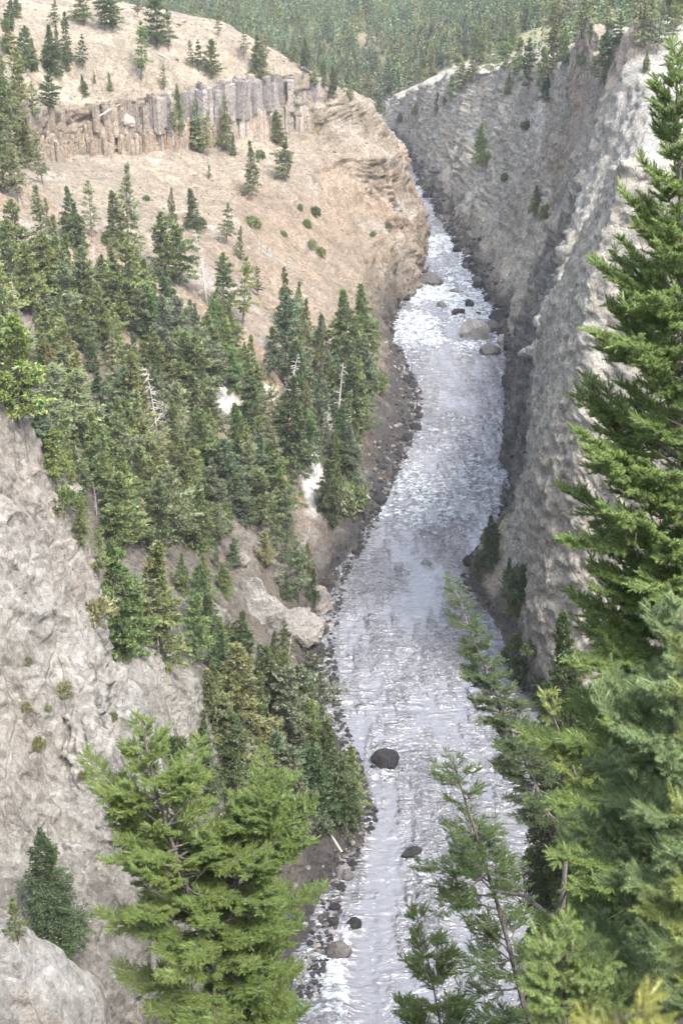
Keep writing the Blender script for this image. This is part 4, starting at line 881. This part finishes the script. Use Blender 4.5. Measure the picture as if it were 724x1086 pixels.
for px, py, w_, pr, lab in ((505, 358, 36, RG, 'large flat-topped grey boulder among the rapids by the far rock bar'), (455, 303, 26, RM, 'long grey-brown boulder in the rapids beside the pink headland'), (486, 335, 17, RD, 'black boulder in the rapids just upstream of the large grey boulder'),
                            (498, 327, 16, RD, 'black rounded boulder beside the rapids boulder, nearer the rock bar'), (467, 326, 13, RM, 'small brown boulder in the middle of the white rapids'), (480, 312, 12, RM, 'low boulder midstream beyond the white rapids'), (507, 335, 10, RD, 'small dark stone between the black boulders and the rock bar'),
                            (408, 812, 28, RD, 'round black boulder standing alone midstream below the wooded bank'), (396, 816, 10, RD, 'small black stone touching the round black midstream boulder'), (437, 908, 22, RD, 'low black rock awash in midstream left of the leaning fir'), (358, 1014, 27, RM, 'dark grey boulder in the foam below the forked conifer'),
                            (375, 984, 18, RD, 'low black rock just upstream of the dark grey foam boulder'), (398, 862, 9, RD, 'small black stone off the point of the dark shore'), (518, 376, 24, RM, 'long low dark rock below the large grey boulder'), (520, 352, 22, RM, 'dark rock joining the large grey boulder to the bank'),
                            (535, 365, 24, RG, 'pale slab of rock at the end of the rock bar'), (545, 405, 20, RD, 'black rock at the foot of the shaded cliff, highest of three'), (551, 424, 22, RD, 'black rock at the foot of the shaded cliff, middle of three'), (553, 452, 18, RD, 'black rock at the foot of the shaded cliff, lowest of three'),
                            (510, 607, 32, RD, 'dark wet rock at the tip of the ledge with the small firs'), (498, 600, 22, RD, 'black rock at the water side of the fir ledge'), (528, 622, 26, RD, 'dark rock tucked behind the tip of the fir ledge'), (438, 292, 18, RM, 'dark rock at the foot of the pink headland'),
                            (527, 338, 18, RD, 'black rock on the rock bar, just above the large grey boulder'), (536, 350, 22, RM, 'dark grey block where the rock bar meets the wall'), (516, 322, 17, RD, 'black boulder at the wall foot above the rock bar'), (505, 306, 15, RD, 'black boulder at the wall foot level with the headland rock'),
                            (541, 372, 24, RD, 'big dark rock at the downstream corner of the rock bar'), (494, 286, 15, RM, 'grey boulder at the wall foot across from the headland'), (484, 268, 15, RD, 'black boulder on the wall side where the upstream narrows begin')):
    c = wpt(px, py); d = pix(c)[2]; sz = w_ * d / FPX / 2 * .78; wide = 1.5 if 'long' in lab or 'low' in lab else 1.05; tallk = 1.75 if 'round' in lab or 'large' in lab or 'foam' in lab else 1.15
    if 'large' in lab: wide, tallk = 1.45, 1.3
    boulder(c + np.array([0, 0, sz * .5]), sz, pr, 'river', lab, (wide, 1.0, tallk))
def shore(W_, side, Y0, Y1, n, zone, smax=1.7, spread=4.0, pr=None):
    for _ in range(n):
        y = rb.uniform(Y0, Y1); off_ = abs(rb.normal(0, spread * .6)) - 2.2; x = np.interp(y, W_[:, 0], W_[:, 1]) + side * off_; z = min(max(ground(x, y), 0), .2 + .35 * max(off_, 0))
        sz = min(smax, .45 + rb.exponential(.75) * smax / 1.7); boulder(np.array([x, y, z + sz * .2]), sz, pr or (RD if rb.random() < .75 else RM), zone)
shore(WL, -1, 305, 440, 66, 'left', 2.1, 4.0); shore(WL, -1, 172, 215, 22, 'lowleft', 1.3, 3.0); shore(WL, -1, 150, 172, 8, 'lowleft', 1.2, 3.0); shore(WL, -1, 440, 505, 8, 'head', 1.8, 2.0); shore(WL, -1, 225, 300, 10, 'bank', 1.2, 2.0)
shore(WR, 1, 425, 560, 62, 'right', 3.2, 6.0); shore(WR, 1, 560, 740, 36, 'rightfar', 3.2, 5.0); shore(WR, 1, 330, 425, 14, 'right', 2.4, 3.0); shore(WR, 1, 265, 300, 6, 'ledge', 1.6, 2.0)
for _ in range(30):                # stones strewn over the bank between the trees and the water
    y = rb.uniform(300, 440); x = np.interp(y, WL[:, 0], WL[:, 1]) - rb.uniform(3, 15); z = ground(x, y)
    if z < 14: boulder(np.array([x, y, z]), .35 + rb.exponential(.45), RG if rb.random() < .6 else RM, 'left')
# the small stuff of the banks and slopes, too fine to count
SMALL = []
for i in range(5):
    me = RD[i]; v = np.empty(len(me.vertices) * 3, np.float32); me.vertices.foreach_get('co', v); import bmesh as _b
    bm = _b.new(); _b.ops.create_icosphere(bm, subdivisions=1, radius=1); vv = np.array([q.co[:] for q in bm.verts]); ff = np.array([[q.index for q in fc.verts] for fc in bm.faces]); bm.free()
    SMALL.append((vv * (1 + .22 * rb.normal(0, 1, (len(vv), 1))) * np.array([1, .8, .65]), ff))
def scatter(name, pts, sizes, cols):
    VV, FF, CC, off = [], [], [], 0
    for p_, sz, c_ in zip(pts, sizes, cols):
        v, f = SMALL[rb.integers(5)]; an = rb.uniform(0, 6.28); R_ = np.array([[math.cos(an), -math.sin(an), 0], [math.sin(an), math.cos(an), 0], [0, 0, 1]])
        VV.append((v * sz) @ R_.T + p_); FF.append(f + off); off += len(v); CC.append(np.tile(c_, (len(v), 1)))
    tag(mesh_np(name, np.concatenate(VV), np.concatenate(FF), [BOULDER], col={'zone': np.concatenate(CC)}), kind='stuff')
pts, szs, cls = [], [], []
for W_, side, Y0, Y1, n, spread, smax in ((WL, -1, 300, 445, 1500, 5, .9), (WL, -1, 150, 225, 700, 4, .6), (WL, -1, 225, 300, 350, 2.5, .6), (WL, -1, 445, 520, 250, 1.6, .9), (WR, 1, 425, 760, 1700, 6, 1.3), (WR, 1, 260, 425, 450, 2.2, .9)):
    for _ in range(n):
        y = rb.uniform(Y0, Y1); o_ = abs(rb.normal(0, spread * .6)) - 2.4; x = np.interp(y, W_[:, 0], W_[:, 1]) + side * o_; z = ground(x, y)
        z = max(z, -.1) if z < 9 else .3 + .3 * max(o_, 0)
        pts.append(np.array([x, y, z])); szs.append(min(smax, .16 + rb.exponential(.28))); k = max(0, o_) / spread; cls.append((np.array([.024, .024, .026]) if rb.random() > .25 + .35 * k else np.array([.11, .104, .098])) * rb.uniform(.7, 1.5))
scatter('shore_rubble', pts, szs, cls)
pts, szs, cls = [], [], []
for _ in range(1500):               # stones on the pale slopes and on the far bank
    y = rb.uniform(350, 600); x = rb.uniform(-135, 38); z = ground(x, y)
    if z < 5: continue
    pts.append(np.array([x, y, z])); szs.append(.14 + rb.exponential(.22)); cls.append(np.array([.20, .165, .13]) * rb.uniform(.5, 1.25))
scatter('scree_stones', pts, szs, cls)
gp, gq = [], []
for _ in range(2600):               # dry grass and low brush in tufts
    y = rb.uniform(260, 600); x = rb.uniform(-140, 36); z = ground(x, y)
    if z < 6 or noise(np.array([[x * .06, y * .06, 3.]]), 91)[0] < .0: continue
    for _k in range(7):
        a_ = rb.uniform(0, 6.28); h_ = rb.uniform(.25, .75); d_ = np.array([math.cos(a_), math.sin(a_), 0]); b_ = np.array([x, y, z - .05]) + d_ * rb.uniform(0, .4)
        s_ = np.array([-d_[1], d_[0], 0]) * .14; gp += [b_ - s_, b_ + s_, b_ + d_ * .3 + [0, 0, h_]]; gq.append(rb.uniform(.6, 1.4))
gq = np.repeat(np.array(gq), 3)[:, None] * np.array([[1, 1, 1.]])
o = mesh_np('dry_grass', np.array(gp), np.arange(len(gp)).reshape(-1, 3), [NEEDLES], col={'tone': gq}); o.color = (.125, .125, .062, 1); tag(o, kind='stuff')
# outcrops on the wooded slope: blocks of grey rock, white ash slabs
def outcrop(name, px, py, wpx, hpx, col, label, cat, seed, deep=.6, sub=5, rough=.55):
    loc, nm, nr = drop(px, py)
    if loc is None: return
    d = pix(loc)[2]; a = wpx * d / FPX / 2; h = hpx * d / FPX / 2
    me = rock_mesh(name, seed, sub, rough, col, 1.0); o = bpy.data.objects.new(name, me); C.objects.link(o)
    o.scale = (a, a * deep, h); o.location = loc + np.array([0, a * deep * .35, -h * .12]); o.rotation_euler = (0, 0, rb.normal(0, .2)); tag(o, label, cat, 'outcrops on the wooded slope'); return o
outcrop('rock_outcrop', 270, 652, 62, 92, (.15, .145, .138), 'blocky grey rock outcrop with upright faces above the lower firs', 'outcrop', 61, .8)
outcrop('rock_outcrop', 312, 668, 62, 50, (.15, .142, .132), 'rounded grey outcrop between the blocky outcrop and the river', 'outcrop', 62, .8)
outcrop('rock_outcrop', 222, 668, 72, 66, (.16, .152, .142), 'sloping tan-grey outcrop beside the pair of large firs', 'outcrop', 63, .7)
outcrop('rock_outcrop', 296, 612, 60, 40, (.16, .15, .135), 'low craggy outcrop above the blocky grey outcrop', 'outcrop', 64, .8)
outcrop('rock_outcrop', 335, 640, 40, 40, (.17, .16, .15), 'dark rock shoulder at the water below the sparse pines', 'outcrop', 65, .8)
outcrop('rock_outcrop', 250, 600, 46, 30, (.18, .162, .142), 'small tan outcrop among the firs on the lower slope', 'outcrop', 66, .8)
outcrop('rock_outcrop', 135, 128, 20, 24, (.27, .235, .205), 'round brown boulder lodged in the pale end of the columnar cliff', 'outcrop', 67, 1.0, 4)
outcrop('rock_outcrop', 268, 420, 22, 18, (.30, .28, .26), 'grey knob of rock beside the bare white slab', 'outcrop', 75, .8)
# fallen grey logs
for (x0, y0, x1, y1, lab) in ((352, 556, 372, 492, 'pale fallen log leaning downhill below the grey dead tree'), (392, 530, 368, 505, 'thin grey log lying across the stony bank'), (150, 543, 178, 560, 'grey fallen log on bare soil above the large firs'), (100, 128, 128, 112, 'grey log lying on the pale slope above the columns'),
                              (168, 58, 185, 68, 'dark fallen log beside the tall pines on the pale slope'), (362, 905, 345, 880, 'thin bleached log leaning on the dark lower shore'), (215, 545, 232, 520, 'bare crooked log among the pines below the white slab')):
    a, _, _ = drop(x0, y0); b, _, _ = drop(x1, y1)
    if a is None or b is None: continue
    a = a + [0, 0, .35]; b = b + [0, 0, .5]; L_ = np.linalg.norm(b - a)
    if L_ > 30: b = a + (b - a) / L_ * 18
    m_ = (a + b) / 2 + np.array([0, 0, .15]); paths = [(np.array([a, m_, b]) - a, np.array([.22, .18, .10]))]
    for k in range(5): q = a + (b - a) * rb.uniform(.3, .95); paths.append((np.array([q, q + rb.normal(0, .7, 3) + [0, 0, .5]]) - a, np.array([.05, .02])))
    v, f = tubes(paths, 6); o = mesh_np('fallen_log', v, f, [DEADWOOD], smooth=True); o.location = a; tag(o, lab, 'log', 'fallen logs')

# ------------------------------------------------------------------ what each plant and boulder is called
MARKS = [(245, 435, 'the bare white slab'), (328, 505, 'the white ash patch'), (400, 470, 'the stony shore'), (285, 105, 'the dark columnar cliff'), (95, 150, 'the pale column stubs'), (430, 265, 'the headland foot'),
         (360, 140, 'the pink headland top'), (25, 440, 'the spur tip'), (60, 640, 'the grey rock spur'), (190, 735, 'the spur shoulder'), (270, 650, 'the blocky outcrop'), (373, 350, 'the twin dark riverside firs'), (220, 285, 'the grey dead pine'),
         (169, 430, 'the bare pole snag'), (150, 55, 'the tall sparse pine'), (235, 35, 'the pale rim'), (300, 250, 'the bare pink gully'), (150, 640, 'the pair of large firs'), (20, 400, 'the yellow-green pine'), (45, 990, 'the low grey knob'),
         (345, 840, 'the dark lower shore'), (520, 600, 'the fir ledge'), (621, 50, 'the inner rock spire'), (665, 62, 'the outer rock spire'), (500, 110, 'the crest of the grey wall'), (415, 130, 'the river bend'), (320, 75, 'the columnar cliff end'),
         (560, 250, 'the grey wall'), (505, 355, 'the large grey boulder'), (575, 330, 'the shaded cliff'), (600, 760, 'the pillar foot'), (450, 60, 'the far wood edge'), (10, 60, 'the top corner grove'), (130, 250, 'the tall slim pine'), (480, 235, 'the upstream boulder bank'), (440, 190, 'the upstream narrows')]
def place(fx, fy):
    k = min(range(len(MARKS)), key=lambda i: (MARKS[i][0] - fx) ** 2 + (MARKS[i][1] - fy) ** 2); mx_, my_, ph = MARKS[k]; dx, dy = fx - mx_, fy - my_; dd = math.hypot(dx, dy)
    w_ = 'at' if dd < 14 else ('above' if dy < 0 else 'below') if abs(dy) > 1.6 * abs(dx) else (('riverward of' if dx > 0 else 'uphill of') if fx < 430 else ('rightward of' if dx > 0 else 'leftward of')) if abs(dx) > 1.6 * abs(dy) else ('above and ' if dy < 0 else 'below and ') + ('right of' if dx > 0 else 'left of')
    return w_, ph, dd
TW = {'d': 'dark green', 'm': 'mid green', 'o': 'olive', 'p': 'pale green', 'y': 'yellow-green', 'b': 'blue-green', 'g': 'fresh green'}
SHAPE = {'fir': 'conical fir', 'fine': 'conical fir', 'pine': 'bushy pine', 'slim': 'slender conifer', 'sparse': 'thin open pine', 'dead': 'bare grey dead tree', 'shrub': 'shrub'}
GRP = {'top': 'trees on the pale upper slope', 'slope': 'trees of the wooded slope', 'wall': 'trees on the grey wall', 'head': 'shrubs on bare rock', 'rim': 'trees behind the rock spires', 'far': 'trees at the far wood edge', 'shade': 'dark firs under the pillar'}
pend = {}
for root, (fx, fy), hp, kind, tone, zone in TREES:
    size = 'tall' if hp > 74 else 'short' if hp < 38 and kind != 'shrub' else 'small' if kind == 'shrub' and hp < 13 else ''
    w_, ph, dd = place(fx, fy); head = ' '.join(x for x in (size, TW[tone] if kind != 'dead' else '', SHAPE[kind]) if x)
    pend.setdefault(f'{head} {w_} {ph}', []).append((dd, hp, root)); root['category'] = 'shrub' if kind == 'shrub' else 'dead tree' if kind == 'dead' else 'tree'; root['group'] = GRP[zone]
for o, (fx, fy), sz, zone, lab in BOULD:
    o['category'] = 'boulder'; o['group'] = 'boulders in the river' if zone == 'river' else 'boulders along the shore'
    if lab: o['label'] = lab; continue
    w_, ph, dd = place(fx, fy); c_ = 'black' if o.data in RD else 'grey'; s_ = 'large' if sz > 15 else 'small' if sz < 7 else 'middling'
    pend.setdefault(f'{s_} {c_} shore rock {w_} {ph}', []).append((dd, sz, o))
ORD = ['nearest', 'second nearest', 'third nearest', 'fourth nearest', 'fifth nearest', 'sixth nearest', 'seventh nearest', 'eighth nearest', 'ninth nearest', 'tenth nearest', 'eleventh nearest', 'twelfth nearest', 'thirteenth nearest', 'fourteenth nearest', 'fifteenth nearest', 'sixteenth nearest']
for k, its in pend.items():
    its.sort(key=lambda e: e[0])
    for i, (dd, hp, o) in enumerate(its):
        o['label'] = k if len(its) == 1 else f'{k}, {ORD[min(i, 15)]}'
# air
HZ = bpy.data.materials.new('haze'); HZ.use_nodes = True; t = HZ.node_tree; t.nodes.clear(); ou = N(t, 'ShaderNodeOutputMaterial'); pv = N(t, 'ShaderNodeVolumePrincipled')
pv.inputs['Color'].default_value = (.86, .92, 1.0, 1); pv.inputs['Density'].default_value = .00007; pv.inputs['Anisotropy'].default_value = .2; t.links.new(pv.outputs[0], ou.inputs['Volume'])
bpy.ops.mesh.primitive_cube_add(size=1); o = bpy.context.object; o.name = 'haze'; o.dimensions = (3600, 2900, 520); o.location = (100, 1230, 230); o.data.materials.append(HZ); tag(o, kind='stuff')
